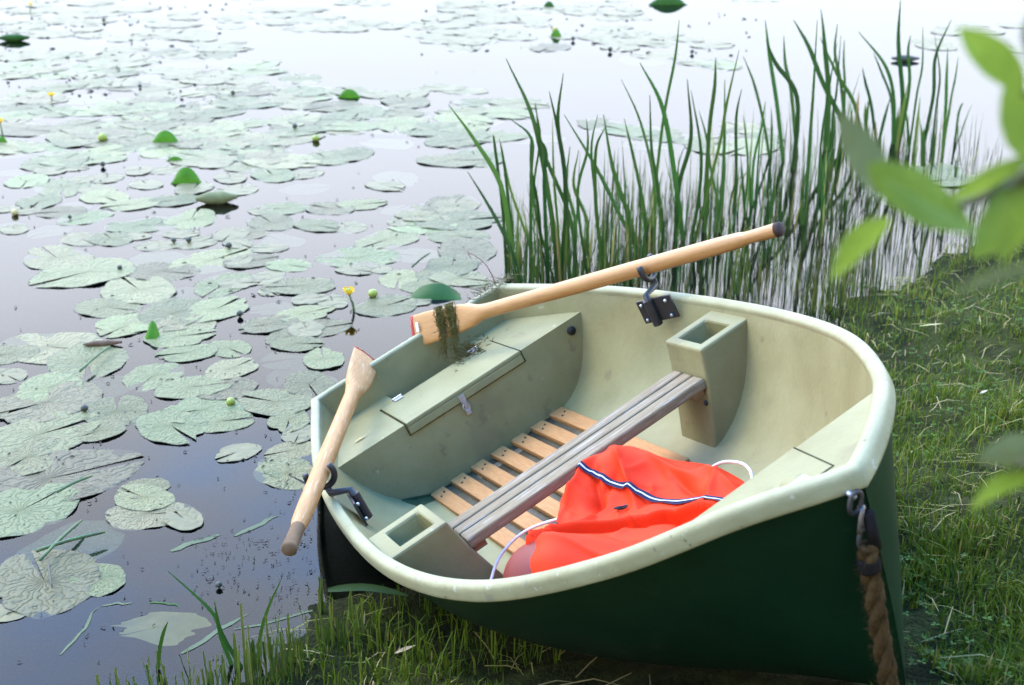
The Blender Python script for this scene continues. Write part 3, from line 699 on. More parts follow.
for mname, offs, wdt, dz in (('navy', 0., .027, .006), ('white', .0, .0055, .0085)):
    mb = MB(); rws = []
    for i, p_ in enumerate(ss):
        d_ = ss[min(i+1,len(ss)-1)]-ss[max(i-1,0)]; d_ /= np.linalg.norm(d_); n_ = np.array([-d_[1], d_[0]])
        zc = max(jz(*(p_+n_*wdt*q)) for q in (-.5,0,.5)); za = [jz(*(ss[int(np.clip(i+j,0,len(ss)-1))])) for j in range(-4,5)]
        zm = max(jz(*p_), float(np.mean(za)))
        rws.append([bl((*(p_+n_*wdt*q), max(zm, jz(*(p_+n_*wdt*q)))+dz)) for q in (-.5,0,.5)])
    mb.grid(rws); to_root(mb, jroot).build('striped_tape' if mname == 'navy' else 'tape_stripe', M[mname], jroot)
tg = MB(); tg.tube(BL([on_jacket(1.93+.010*math.cos(a), -.085+.020*math.sin(a), .010) for a in np.linspace(0,6.28,12)]), .0032, 6)
to_root(tg, jroot).build('cord_loop', M['plug'], jroot)
tg = MB(); tg.box(bl(on_jacket(1.90,-.30,.012)), (.02,.03,.03)); to_root(tg, jroot).build('toggle', M['plug'], jroot, bevel=.005)

BC = np.array([2.00,-.42,-.165])
by = MB(); by.ball(bl(BC), (.125,.125,.125), 32, 20, fn=lambda q: 1+.02*math.sin(q[0]*5+q[1]*4)+.03*max(0,q[2]))
broot = empty('buoy', loc=tuple(bw(BC-np.array([0,0,.16])))); tag(broot, 'dark red rounded rubber buoy tucked under the orange jacket', 'buoy')
to_root(by, broot).build('body', M['darkred'], broot)
by = MB(); by.tube([bl(BC+np.array([.0,-.13,.02])), bl(BC+np.array([.0,-.165,.03]))], [.03,.018], 12); to_root(by, broot).build('neck', M['darkred'], broot)
def smooth_path(P, m=6):
    P = np.array(P, float); P = np.vstack([2*P[0]-P[1], P, 2*P[-1]-P[-2]]); out = []
    for i in range(1, len(P)-2):
        a, b2, c, d = P[i-1:i+3]
        for q in np.linspace(0,1,m,endpoint=False): out.append(.5*((2*b2)+(-a+c)*q+(2*a-5*b2+4*c-d)*q*q+(-a+3*b2-3*c+d)*q**3))
    out.append(P[-2]); return out
cp_ = [(1.66,-.52,-.22),(1.62,-.44,-.18),(1.63,-.34,-.15),(1.68,-.24,-.15),(1.75,-.17,-.16),(1.84,-.12,-.20),(1.95,.0,-.27),(2.0,.15,-.29),(1.88,.235,-.24),(1.92,.285,-.205),(1.99,.312,-.20),(2.06,.308,-.20),(2.11,.282,-.215),(2.12,.24,-.27)]
cm = MB(); cm.tube([bw(p) for p in smooth_path(cp_)], .0048, 8)
tag(cm.build('cord', M['cord']), 'thin pale cord looping out from both sides of the orange jacket', 'cord')

# ------------------------------------------------------------------ rope and shackle at the bow
rr_ = empty('mooring_rope', loc=tuple(bw(eye)))
tag(rr_, 'thick brown braided rope hanging from the shackle at the bow', 'rope')
e0 = bw(eye); vdir = np.array([0,1.,0])
ep = np.array([e0[0], e0[1]-.03, e0[2]])
def bp_(px, py): return at_plane(px, py, np.array([e0[0], e0[1]-.05, e0[2]]), np.array([0,-1.,0]))
rpx = [(868,545),(869,565),(874,590),(877,615),(881,640),(886,665),(890,688),(896,715)]
path = smooth_path([bp_(*p) for p in rpx], 10)
loc = np.array(rr_.location)
for s in range(3):
    mb = MB(); pts = []; rad = []
    for i, p_ in enumerate(path):
        t_ = path[min(i+1,len(path)-1)]-path[max(i-1,0)]; t_ /= np.linalg.norm(t_); a_ = np.cross(t_, [0,1,0]); a_ /= np.linalg.norm(a_); b2 = np.cross(t_, a_)
        w = i*.21+s*2.094; amp = .0095
        pts.append(p_+amp*(math.cos(w)*a_+math.sin(w)*b2)-loc); rad.append(.0112+.0018*noise1(i*.8+s))
    mb.tube(pts, rad, 10); mb.build('strand', M['rope'], rr_)
fz = MB()
for i in range(620):
    kk = rng.integers(2, len(path)-1); p_ = path[kk]; d_ = rng.normal(0,1,3); d_ /= np.linalg.norm(d_)
    a_ = p_+d_*.018-loc; fz.tube([a_, a_+d_*rng.uniform(.004,.016)+np.array([0,0,-.004])], [.0005,.0003], 3)
fz.build('frayed_fibre', M['rope'], rr_)
tp = MB(); i0, i1 = 7, 13
tp.tube([p_-loc for p_ in path[i0:i1]], [.0225]*(i1-i0), 16); tp.build('tape_wrap', M['tape'], rr_)
def link(c, w, h, r, tilt, n=24):
    pts = []
    for a in np.linspace(0, 2*math.pi, n+1):
        x = w*math.cos(a); z = h*math.copysign(abs(math.sin(a))**.8, math.sin(a))
        pts.append(np.array(c)+np.array([x*math.cos(tilt), x*math.sin(tilt), z]))
    return MB().tube(pts, r, 8, cap=False)
sh = empty('shackle', loc=tuple(e0)); tag(sh, 'worn steel shackle and links under the bow rim holding the rope', 'shackle')
for i, (px, py, w, h, tl) in enumerate(((856,504,.014,.024,.5),(862,521,.012,.026,1.2),(866,540,.013,.024,.2))):
    c = bp_(px, py)-e0+np.array([0,.005,0]); mb = link(c, w, h, .0052, tl); mb.build('link', M['dullsteel'] if i != 1 else mat('rusty_steel', (.22,.19,.17), .5, .5, (.1,.07,.05), 60., metal=.7), sh)
mb = MB(); mb.tube([bp_(868,512)-e0, bp_(876,548)-e0], [.012,.012], 10); mb.build('rubber_sleeve', M['tape'], sh)
mb = MB(); c = bw((3.16,0,.25)); mb.tube([c-e0, bp_(850,494)-e0, bp_(855,498)-e0], .006, 8); mb.build('eye_bolt', M['steel'], boat)
o = bpy.data.objects['eye_bolt']; o.parent = sh


# ------------------------------------------------------------------ unseen trees added behind the viewpoint to block sky light
M['crown'] = mat('tree_leaves', (.045,.085,.02), .55, .35, (.03,.06,.015), 3., trans=.25)
M['treebark'] = mat('grey_bark', (.09,.075,.055), .85, .2, (.05,.042,.03), 9., .5, 30.)
def unseen_tree(x, y, H, rad, n, label):
    z0 = float(ground_z(x, y)); root = empty('tree', loc=(x, y, z0)); tag(root, label, 'tree', 'trees of the bank')
    tr_ = MB(); tr_.tube([(0,0,-.1),(.05,.02,H*.25),(.1*math.sin(x),.1,H*.5),(0,.05,H*.85)], [H*.024,H*.019,H*.013,.02], 10); cl_ = []
    for k in range(11):
        a = k*2.4+x; zz = H*(.22+.055*k); rr = rad*(1.05-.055*k)*rng.uniform(.75,1.05); tipp = np.array([rr*math.cos(a), rr*math.sin(a), zz+H*.08])
        tr_.tube([(0,0,zz-.2), tipp*np.array([.5,.5,1])+np.array([0,0,-.1]), tipp], [H*.008,H*.005,.012], 6); cl_.append(tipp); cl_.append(tipp*np.array([.5,.5,1.02]))
    cl_.append(np.array([0,0,H*.92])); tr_.build('trunk', M['treebark'], root)
    mb = MB()
    for _ in range(n):
        c = cl_[rng.integers(len(cl_))]+rng.normal(0,1,3)*np.array([.62,.62,.5])*rad*.36
        if c[2] < .8: continue
        a = rng.normal(0,1,3); a /= np.linalg.norm(a); b2 = np.cross(a, rng.normal(0,1,3)); b2 /= np.linalg.norm(b2); L_ = rng.uniform(.16,.30)
        mb.add([c-a*L_/2, c+b2*L_*.27, c+a*L_/2, c-b2*L_*.27], [(0,1,2,3)])
    mb.build('crown', M['crown'], root, smooth=False)
for x, y, H, rad in ((-4.6,-3.6,8.5,2.9),(-1.4,-4.6,9.5,3.1),(1.9,-4.4,10.,3.2),(5.0,-4.2,9.,3.0)):
    unseen_tree(x, y, H, rad, 3400, 'leafy broad tree on the bank outside the picture')

# ------------------------------------------------------------------ water lilies
def pad_mesh(seed, mname='lily_pad'):
    r = np.random.default_rng(seed); na = 56; notch = .05+.07*r.random(); rings = [0., .2, .45, .7, .88, .965, 1.0]
    el = 1.12+.25*r.random(); ph = r.uniform(0, 6.28, 5); mb = MB(); rows = []
    bite = r.uniform(0, 6.28) if r.random() < .4 else None
    for ri in rings:
        row = []
        for k in range(na+1):
            a = notch + (2*math.pi-2*notch)*k/na
            rad = 1+.035*math.sin(3*a+ph[0])+.025*math.sin(5*a+ph[1])+.012*math.sin(11*a+ph[2])
            if bite is not None: rad *= 1-.16*math.exp(-((a-bite)/.16)**2)
            lob = 1+.10*(math.exp(-((a-notch)/.5)**2)+math.exp(-((2*math.pi-notch-a)/.5)**2))
            x = ri*rad*lob*el*math.cos(a)*.5; y = ri*rad*lob*math.sin(a)*.5
            z = ri*(.006*math.sin(2*a+ph[3])+.006*math.sin(3*a+ph[4])) + .010*(ri**4)*math.sin(5*a+ph[2])+.006*(ri**3)*math.sin(9*a+ph[0])
            z += .0055*abs(math.cos(a*7.5+ph[1]))*ri*(1.15-ri) + (-.003 if ri > .98 else 0)
            row.append((x, y, z))
        rows.append(row)
    mb.grid(rows); mb.t = [t_ for t_ in (0.,0.,0.,0.,0.,.05,.75) for _ in range(na+1)]
    me_o = mb.build(mname, M['pad']); me = me_o.data; bpy.data.objects.remove(me_o); return me
PM = [pad_mesh(i) for i in range(14)]
PT = [[a_.value for a_ in m_.attributes['tint'].data] for m_ in PM]
traced = []   # pixel centre, pixel width
def addc(ox, oy, sc, lst):
    for (cx, cy, w) in lst: traced.append((ox+cx/sc, oy+cy/sc, w/sc))
addc(0,160,4.028,[(50,45,100),(200,45,110),(300,35,90),(110,85,170),(250,110,210),(430,75,130),(390,120,140),(330,80,100),(590,100,130),(560,45,110),(680,40,120),(870,15,130),(950,25,110),(780,115,150),(930,75,130),(420,150,180),(160,168,170),(310,180,130),(250,210,160),(110,208,90),(20,200,90),(535,180,170),(700,165,170),(345,232,170),(950,120,110),(40,262,110),(60,282,110),(200,280,150),(560,265,200),(620,240,120),(770,240,200),(700,265,170),(330,320,150),(450,320,160),(540,310,110),(730,300,120),(640,345,140),(790,335,150),(930,300,150),(960,340,110),(230,395,250),(350,455,330),(640,395,220),(850,405,260),(650,450,240),(960,410,110),(560,525,280),(900,500,220),(780,545,260),(430,595,220),(700,620,270),(870,605,230),(520,660,220),(760,660,200)])
addc(230,160,3.79,[(220,5,140),(330,10,60),(165,60,160),(285,55,130),(40,115,130),(280,105,160),(630,65,170),(590,100,130),(900,5,150),(200,185,170),(120,195,100),(380,185,170),(500,170,150),(630,185,110),(160,240,180),(330,250,150),(450,255,140),(710,215,150),(640,235,90),(730,250,220),(870,215,130),(600,300,210),(860,290,210),(80,275,150),(200,300,150),(150,335,120),(80,385,170),(220,400,150),(490,370,240),(470,420,110),(570,415,90),(710,355,180),(900,345,230),(140,445,130),(270,480,200),(150,500,90),(30,470,120),(640,450,160),(840,405,200),(800,440,200),(870,450,180),(30,565,60),(160,555,130),(390,540,120),(300,530,120),(280,585,170),(150,625,170),(320,640,200),(590,555,220),(710,540,90),(740,480,160),(950,470,80)])
addc(0,320,4.028,[(500,30,190),(720,15,160),(200,110,330),(30,140,200),(350,165,310),(30,225,140),(720,70,220),(760,135,180),(920,115,170),(930,200,190),(620,225,230),(770,275,220),(920,280,200),(430,255,190),(200,275,260),(190,335,340),(470,370,250),(0,380,60),(820,365,260),(890,410,210),(690,430,260),(160,465,370),(400,450,180),(110,555,290),(960,535,150),(200,640,480),(580,680,170)])
addc(150,320,4.03,[(560,70,170),(450,20,140),(590,100,160),(630,40,150),(600,145,250),(580,215,210),(700,160,170),(510,335,260),(640,260,200),(680,245,160),(560,405,170),(600,460,140),(575,525,160),(550,620,230),(540,590,180)])
addc(0,480,3.34,[(70,105,320),(480,62,165),(490,115,200),(615,135,120),(240,210,270),(150,340,340),(330,335,170),(20,445,110)])
def rnd(x0, x1, y0, y1, n, wmin=24, wmax=36):
    for _ in range(n):
        y = y0+(y1-y0)*rng.random(); k = (y+180)/(250+180)
        traced.append((rng.uniform(x0,x1), y, rng.uniform(.85,1.25)*62*k))
for a in [(0,140,3,18,26),(0,200,18,42,34),(180,250,13,18,3),(225,250,20,31,3),(0,130,48,72,24),(100,235,44,66,9),(0,60,70,78,4),(80,250,70,92,20),(0,90,88,103,8),(95,155,98,108,3),(135,170,90,98,3),(0,250,106,165,74),(275,335,8,28,10),(300,400,20,30,7),(250,285,8,33,4),(235,270,62,72,3),(230,320,77,105,17),(315,390,85,95,3),(290,365,100,140,17),(400,475,85,117,9),(375,470,120,143,10),(230,300,125,165,14),(310,360,147,160,3),(450,500,155,165,2),(325,500,0,7,8),(415,500,4,42,24),(440,560,3,50,30),(560,640,3,50,26),(640,720,35,46,6),(690,740,60,69,3),(640,670,55,62,2),(760,790,0,4,2),(890,1024,26,52,9),(600,770,124,152,12),(720,960,150,200,5),(440,530,100,145,10),(440,485,205,226,4),(0,250,-14,2,30),(250,760,-14,0,40)]: rnd(*a)
items = []
for (px, py, w) in traced:
    p = at_z(px, py); dist = np.linalg.norm(p-np.array([0,0,CAMH])); items.append((w, px, py, p, w/FPX*dist*1.07))
items.sort(key=lambda t: -t[0])
def zone(px, py):
    if py > 395: return ('broad pale green lily pad floating on dark water left of the boat', 'lily pads close to the shore left of the boat')
    if px > 560 and py > 95: return ('pale lily pad floating among the tall reeds', 'lily pads among the reeds')
    if py > 215 and px > 215: return ('pale green lily pad floating in the patch just off the stern of the boat', 'lily pads off the stern of the boat')
    if py > 150: return ('pale green lily pad in the crowded middle of the lily carpet at left', 'lily pads in the middle of the carpet')
    return ('small pale lily pad far out on the bright water', 'distant lily pads')
# nearer pads must not sit inside the boat's stern
fari = MB(); cnt = 0; zi = 0
for w, px, py, p, D in items:
    q = (MBT.T @ (p-TW))/S
    if -.05 < q[0] < 3.3 and abs(q[1]) < gun(q[0])[0]+.02 and p[2] < 1: 
        continue
    zi += 1; z = .0010 + .0009*(zi % 7) if zi % 8 else -.010
    if cnt < 290:
        me = PM[zi % len(PM)]; o = bpy.data.objects.new('lily_pad', me); COL.objects.link(o)
        o.location = (p[0], p[1], z); o.rotation_euler = (rng.normal(0,.006), rng.normal(0,.006), rng.uniform(0,6.28)); o.scale = (D/1.10, D/1.10, D*.7)
        lb, g = zone(px, py); tag(o, lb, 'lily pad', g); cnt += 1
    else:
        me = PM[zi % len(PM)]; a = rng.uniform(0,6.28); ca, sa = math.cos(a), math.sin(a); sc = D/1.10
        fari.t += [float(q_) for q_ in PT[zi % len(PM)]]; fari.add([(p[0]+sc*(v.co.x*ca-v.co.y*sa), p[1]+sc*(v.co.x*sa+v.co.y*ca), z+sc*.6*v.co.z) for v in me.vertices], [tuple(f.vertices) for f in me.polygons])
stuff(fari.build('distant_lily_pads', M['pad']), 'carpet of tiny far lily pads on the bright water', 'lily pads')

def curl_leaf(px, py, wpx, hpx, m, label, az=None, lean=0., name='raised_lily_leaf', fold=.9):
    """a lily leaf standing half out of the water, folded along its midrib"""
    p = at_z(px, py); d_ = np.linalg.norm(p-np.array([0,0,CAMH])); w = wpx/FPX*d_; h = hpx/FPX*d_
    mb = MB(); rows = []; n = 14
    for i in range(n):
        u = -1+2*i/(n-1); ht = h*max(1-abs(u)**2.2, 0.02); row = []
        for j in range(6):
            v = j/5; row.append((p[0]+u*w/2*(1-.10*v), p[1]+.35*h*v*v+lean*v*h+.03*h*math.sin(u*5), -.01+ht*v**.8*1.02+.01))
        rows.append(row)
    mb.grid(rows); return tag(mb.build(name, m), label, 'lily leaf')
curl_leaf(186,184,31,15, M['padgreen'], 'bright green half folded lily leaf sticking up above the pads')
curl_leaf(165,143,28,11, M['padgreen'], 'smooth mid green lily leaf raised off the water, pointed at its left end')
curl_leaf(349,98,24,8, M['padgreen'], 'lone green lily leaf tilted up at the edge of the open bright water')
curl_leaf(150,341,14,15, M['padgreen'], 'tiny fresh green lily leaf poking up beside pads left of the boat', lean=.6)
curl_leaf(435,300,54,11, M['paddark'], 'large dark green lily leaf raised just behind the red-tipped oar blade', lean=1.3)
curl_leaf(556,37,12,7, M['padgreen'], 'small green lily leaf upright in the far pads left of the reeds')
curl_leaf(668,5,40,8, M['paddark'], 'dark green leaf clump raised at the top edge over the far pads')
curl_leaf(2,143,10,6, M['padgreen'], 'small curled green leaf below the yellow flower at the left edge')
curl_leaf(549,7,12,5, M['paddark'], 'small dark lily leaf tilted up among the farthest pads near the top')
curl_leaf(175,161,18,4, M['padgreen'], 'low green leaf edge lifted among pads below the smooth raised leaf')
def roll_leaf(px, py, wpx, rpx, m, label, az=0., name='rolled_lily_leaf'):
    p = at_z(px, py); d_ = np.linalg.norm(p-np.array([0,0,CAMH])); L_ = wpx/FPX*d_; r = rpx/FPX*d_
    t_ = np.array([math.cos(az), math.sin(az), 0]); pts = []; rad = []
    for q in np.linspace(0,1,12): pts.append(p+t_*L_*(q-.5)+np.array([0,0,r*.8+.002*noise1(q*5)])); rad.append(r*(min(1., .25+2.2*min(q, 1-q)))*(1+.1*noise1(q*9+px)))
    mb = MB().tube(pts, rad, 12); return tag(mb.build(name, m), label, 'lily leaf')
roll_leaf(217,203,40,6.5, M['padpale'], 'pale rolled up lily leaf floating with its shadowed side to the shore', R_(12))
roll_leaf(14,41,28,3.6, M['paddark'], 'dark green rolled leaf floating at the upper left edge', R_(5))
roll_leaf(103,346,36,3.4, M['brownleaf'], 'curled brown dead leaf lying across pads left of the boat', R_(10))
roll_leaf(905,61,26,3.0, M['darkbud'], 'dark slim seed pod or stick caught between the tallest reeds', R_(-4), name='floating_stick')
def stalk(px0, py0, px1, py1, m, label, name, r=.004, cat='stalk', zz=.035):
    a, b2 = at_z(px0, py0, zz), at_z(px1, py1, zz); pts = [a+(b2-a)*q+np.array([0,0,.006*math.sin(q*3.14)]) for q in np.linspace(0,1,7)]
    return tag(MB().tube(pts, [r]*6+[r*.5], 6).build(name, m), label, cat)
stalk(80,371,110,346, M['stem'], 'pale green stalk lying over a pad beside the curled brown leaf', 'lily_stalk', .006)
stalk(57,492,92,476, M['stem'], 'dark stalk lying across the big pads at the left edge', 'lily_stalk', .006)
stalk(40,560,82,520, M['stem'], 'limp stalk lying over the tangled pads low at left', 'lily_stalk', .006)
stalk(36,551,105,532, M['stem'], 'flattened green blade across the tangled pads low at left', 'lily_stalk', .007)
stalk(48,562,52,588, M['darkbud'], 'dark broken stalk end beside the lowest big pad', 'lily_stalk', .004)
stalk(412,267,430,253, M['reed'], 'short green reed piece lying on pads behind the raised dark leaf', 'reed_piece', .005)
def floating_blade(px0, py0, px1, py1, wid, m, label, zz=.0015):
    a, b2 = at_z(px0, py0, zz), at_z(px1, py1, zz); pts = [a+(b2-a)*q+np.array([.01*noise1(q*4+px0), .01*noise1(q*3+py0), 0]) for q in np.linspace(0,1,8)]
    t_ = (b2-a)/np.linalg.norm(b2-a); sd = np.cross([0,0,1.], t_); mb = MB().ribbon(pts, [wid*.3]+[wid*.7]*5+[wid*.4, wid*.05], sd, .02)
    return tag(mb.build('drifting_reed', m), label, 'reed blade')
M['bladepale'] = mat('drowned_reed_blade', (.075,.095,.04), .5, .15, (.05,.07,.03), 12., .1, 40.)
floating_blade(62,655,100,606, .014, M['bladepale'], 'bent pale reed blade floating on dark water at lower left, lower half')
floating_blade(100,606,134,602, .012, M['bladepale'], 'bent pale reed blade floating on dark water at lower left, upper half')
floating_blade(181,654,250,612, .024, M['bladepale'], 'broad pale drowned blade in front of the stubble')
floating_blade(150,602,182,606, .012, M['paddark'], 'short green blade floating right of the bent pale one')
floating_blade(172,550,222,534, .035, M['bladepale'], 'rolled pale blade floating left of the oar grip')
floating_blade(236,536,280,514, .030, M['bladepale'], 'pale blade floating just behind the oar grip')
floating_blade(235,630,330,606, .014, M['bladepale'], 'long thin blade floating by the boat shadow')
# sunken leaf seen through the water
sk_ = MB(); p = at_z(158,627,-.05); rows = []
for ri in (0.02,.5,.8,1.):
    rows.append([(p[0]+ri*.13*(1+.12*math.sin(a*3+1)+.12*math.sin(a*5)+.10*math.sin(a*11)+.07*math.sin(a*17+1))*math.cos(a), p[1]+ri*.085*(1+.12*math.sin(a*4))*math.sin(a), -.05+.012*math.sin(a*2)*ri) for a in np.linspace(0,2*math.pi,90)])
tag(sk_.grid(rows).build('sunken_leaf', mat('drowned_leaf', (.42,.30,.10), .8, .1, (.26,.20,.06), 8.)), 'pale yellow ragged leaf sunk just under the water at lower left', 'lily leaf')

# flowers and buds
def lily_flower(px, py, hpx, label, lean=.0):
    p = at_z(px, py); d_ = np.linalg.norm(p-np.array([0,0,CAMH])); h = hpx/FPX*d_*1.02
    root = empty('water_lily_flower', loc=tuple(p)); tag(root, label, 'flower')
    MB().tube([(lean*h*.0,0,-.03),(-lean*h*.4,0,h*.4),(-lean*h,0,h*.86)], .006, 8).build('stem', M['stem'], root)
    for i in range(5):
        a = i*1.2566; c_ = np.array([-lean*h, 0, h*.86]); rows = []
        for u in np.linspace(0,1,6):
            row = []
            for v in np.linspace(-1,1,5):
                ww = a+v*.66*(math.sin(math.pi*min(1,.25+.75*u))**.6 if u < .95 else .75)
                r = .006+.024*math.sin(u*1.75); row.append(c_+np.array([r*math.cos(ww), r*math.sin(ww), .032*u-.002*v*v]))
            rows.append(row)
        MB().grid(rows).build('petal', M['petal'], root)
    MB().ball(c_+np.array([0,0,.020]), (.013,.013,.012), 12, 8).build('stigma', M['bud'], root)
lily_flower(355,311,20, 'yellow water lily flower on a short stalk off the stern of the boat', .25)
lily_flower(3,137,15, 'yellow water lily flower at the left edge of the picture', .05)
lily_flower(30,13,8, 'yellow water lily flower far out at the upper left', -.2)
lily_flower(52,101,5, 'low yellow-green flower bud opening far out at left')
def bud(px, py, rpx, m, label, name='water_lily_bud', cat='bud', up=.8):
    p = at_z(px, py); d_ = np.linalg.norm(p-np.array([0,0,CAMH])); r = rpx/FPX*d_
    root = empty(name, loc=tuple(p)); tag(root, label, cat)
    MB().ball((0,0,r*up), (r,r,r*.92), 14, 10, fn=lambda q: 1+.05*math.cos(5*math.atan2(q[1],q[0]))*(1-abs(q[2]))).build('bud_head', m, root)
    MB().tube([(0,0,-.02),(0,0,r*.3)], r*.35, 8).build('stem', M['stem'], root)
bud(373,297,4.8, M['bud'], 'round green bud floating right of the yellow flower off the stern')
bud(231,405,4.5, M['bud'], 'yellow-green round bud resting on pads left of the pale oar')
bud(103,141,4.4, M['bud'], 'yellow-topped bud standing out of the pads at upper left')
bud(316,141,3.6, M['bud'], 'yellow-green bud at the edge of the pads near the open water')
bud(15,215,3.2, M['padold'], 'brownish bud floating by itself on the open patch at the left edge')
bud(555,32,3.2, M['padold'], 'tawny bud among the far pads left of the reeds')
for i, (px, py, r, lb) in enumerate([(229,249,4,'dark pointed seed head poking up above the middle pads'),(240,317,4,'dark seed head standing in water left of the yellow flower'),(85,412,4.5,'dark star-shaped seed head between the big pads at left'),(189,243,3.5,'small dark seed head beside another among the middle pads'),(174,243,3.2,'small dark seed head, left one of the close pair in the middle pads'),(103,167,3.2,'dark round seed head low among the upper left pads'),(233,95,2.6,'tiny dark seed head far out in the pads'),(573,41,2.6,'tiny dark seed head in the far pads left of the reeds'),(610,52,3,'dark seed head at the near edge of the far pads'),(692,54,2.5,'tiny dark seed head on open water beyond the reeds'),(295,129,3.2,'dark seed head left of the yellow-green bud'),(120,270,3,'dark spiky seed head on a pad at left'),(219,588,4,'dark seed head in floating debris in front of the stubble'),(104,22,2.2,'tiny dark seed head at the top left'),(140,88,2.2,'tiny dark speck-like seed head left of the far pads'),(70,219,2.4,'small dark seed head by the pale pads left')]):
    bud(px, py, r*.8, M['darkbud'], lb, 'seed_head', 'seed head', 1.2)
# floating crumbs
cr_ = MB()
def crumbs(x0, x1, y0, y1, n, s=.008):
    for _ in range(n):
        p = at_z(rng.uniform(x0,x1), rng.uniform(y0,y1)); q = (MBT.T @ (p-TW))/S
        if -.05 < q[0] < 3.3 and abs(q[1]) < gun(q[0])[0]+.02: continue
        a = rng.uniform(0,6.28); ln = s*rng.uniform(.4,2.2); d_ = np.array([math.cos(a),math.sin(a),.15*rng.random()])*ln
        cr_.tube([p+np.array([0,0,.003]), p+d_*.5+np.array([0,0,.006]), p+d_+np.array([0,0,.003])], [s*.15,s*.28,s*.1], 4)
crumbs(190,310,530,600,150,.006); crumbs(0,330,480,670,60,.008); crumbs(0,480,60,330,150,.013); crumbs(0,330,330,480,90,.010); crumbs(420,760,2,60,50,.03); crumbs(0,250,2,110,120,.03); crumbs(270,320,480,620,50,.006)
stuff(cr_.build('floating_debris', M['debris']), 'dark crumbs and seed scraps floating on the pond', 'debris')

# ------------------------------------------------------------------ reeds
def blade_px(mb, pts, wpx, tint, yaw=0., base_xy=None, fold=.18):
    b0 = pts[0]; P0 = at_z(b0[0], b0[1]); d_ = np.linalg.norm(P0-np.array([0,0,CAMH])); n_ = np.array([math.sin(yaw), math.cos(yaw), 0])
    W3 = [at_plane(px, py, P0, n_) for px, py in pts]; pp = smooth_path(W3, 6); k = len(pp); w = wpx/FPX*d_
    sd = np.array([math.cos(yaw*1.3+.5), math.sin(yaw*1.3+.5), 0])
    mb.ribbon(pp, [w*(1.05-.15*i/k)*(1 if i < k*.55 else max(.06, 1-((i-k*.55)/(k*.45))**1.4)) for i in range(k)], sd, fold, tint=tint)
    return P0
def blade3(mb, P0, h, az, lean, bend, w, tint):
    t_ = np.array([math.cos(az), math.sin(az), 0]); k = 10; pts = []
    for i in range(k):
        q = i/(k-1); pts.append(P0+np.array([0,0,-.04])+np.array([0,0,(h+.04)*q*(1-.35*bend*q*q)])+t_*h*(lean*q+bend*.7*q**3))
    sd = np.array([math.cos(az+1.3), math.sin(az+1.3), 0])
    mb.ribbon(pts, [w*(1 if q < .5 else max(.06, 1-((q-.5)/.5)**1.5)) for q in np.linspace(0,1,k)], sd, .18, tint=tint)
TR = []   # traced blades: list of (points base->tip, width px)
def tb(ox, oy, sc, lst):
    for w, pts in lst: TR.append(([(ox+x/sc, oy+y/sc) for x, y in pts], w))
tb(440,20,2.537,[(5.5,[(208,668),(185,590),(155,420),(85,300),(22,215)]),(5,[(207,672),(180,580),(130,480),(70,384)]),(6,[(300,660),(285,500),(240,260),(168,98)]),(5,[(318,660),(318,400),(300,260),(313,135)]),(5,[(330,660),(320,420),(300,280),(277,180)]),(3.5,[(262,660),(250,480),(232,380),(230,290)]),(4,[(170,640),(160,480),(140,320),(135,290)]),(4,[(250,665),(225,560),(180,430),(155,310)]),(4.5,[(350,655),(330,500),(262,330),(242,210)]),(4.5,[(520,600),(470,520),(400,380),(315,240)]),(5,[(500,600),(480,500),(440,380),(415,240)]),(4,[(360,650),(375,520),(340,420),(352,330)]),(3.5,[(290,662),(240,460),(255,300),(240,215)]),(4,[(230,668),(232,400),(232,300),(175,248)]),(4,[(430,640),(400,520),(395,340),(420,270)]),(4,[(375,650),(350,450),(375,330),(372,250)]),(4,[(275,664),(265,420),(270,340),(255,300)]),(4,[(545,600),(545,420),(510,260),(460,150)]),(4,[(410,640),(398,470),(385,330),(400,240)]),(3.5,[(192,660),(178,500),(165,380),(150,300)]),(4,[(310,662),(300,520),(290,400),(285,250)]),(4,[(338,655),(345,520),(322,420),(330,320)])])
tb(640,20,2.537,[(5.5,[(110,560),(95,440),(60,230),(0,108)]),(5,[(30,520),(60,260),(90,100),(100,0)]),(4.5,[(140,560),(200,330),(222,210),(252,75)]),(4.5,[(165,540),(175,300),(190,170),(192,95)]),(4,[(330,350),(315,260),(290,160),(262,92)]),(5.5,[(365,360),(350,220),(330,90),(318,0)]),(5,[(400,350),(385,180),(370,110),(365,40)]),(5,[(390,380),(400,200),(345,110),(320,50)]),(4.5,[(285,470),(290,360),(310,270),(318,205)]),(5,[(420,520),(430,340),(440,200),(450,0)]),(4,[(450,500),(460,320),(480,180),(500,60)]),(5,[(470,330),(478,180),(470,80),(462,0)]),(5,[(90,560),(100,420),(130,300),(120,150)]),(4,[(60,560),(45,420),(30,330),(25,190)]),(4,[(240,520),(245,380),(245,250),(258,175)]),(4,[(200,540),(210,420),(215,300),(215,150)]),(4,[(130,560),(150,450),(155,330),(130,180)]),(4,[(20,560),(10,470),(-20,330),(-40,250)]),(4,[(490,370),(490,250),(500,180),(510,40)]),(5,[(540,300),(470,170),(430,70),(390,0)]),(4,[(265,500),(275,380),(270,300),(262,240)]),(4,[(215,520),(185,400),(170,300),(150,230)])])
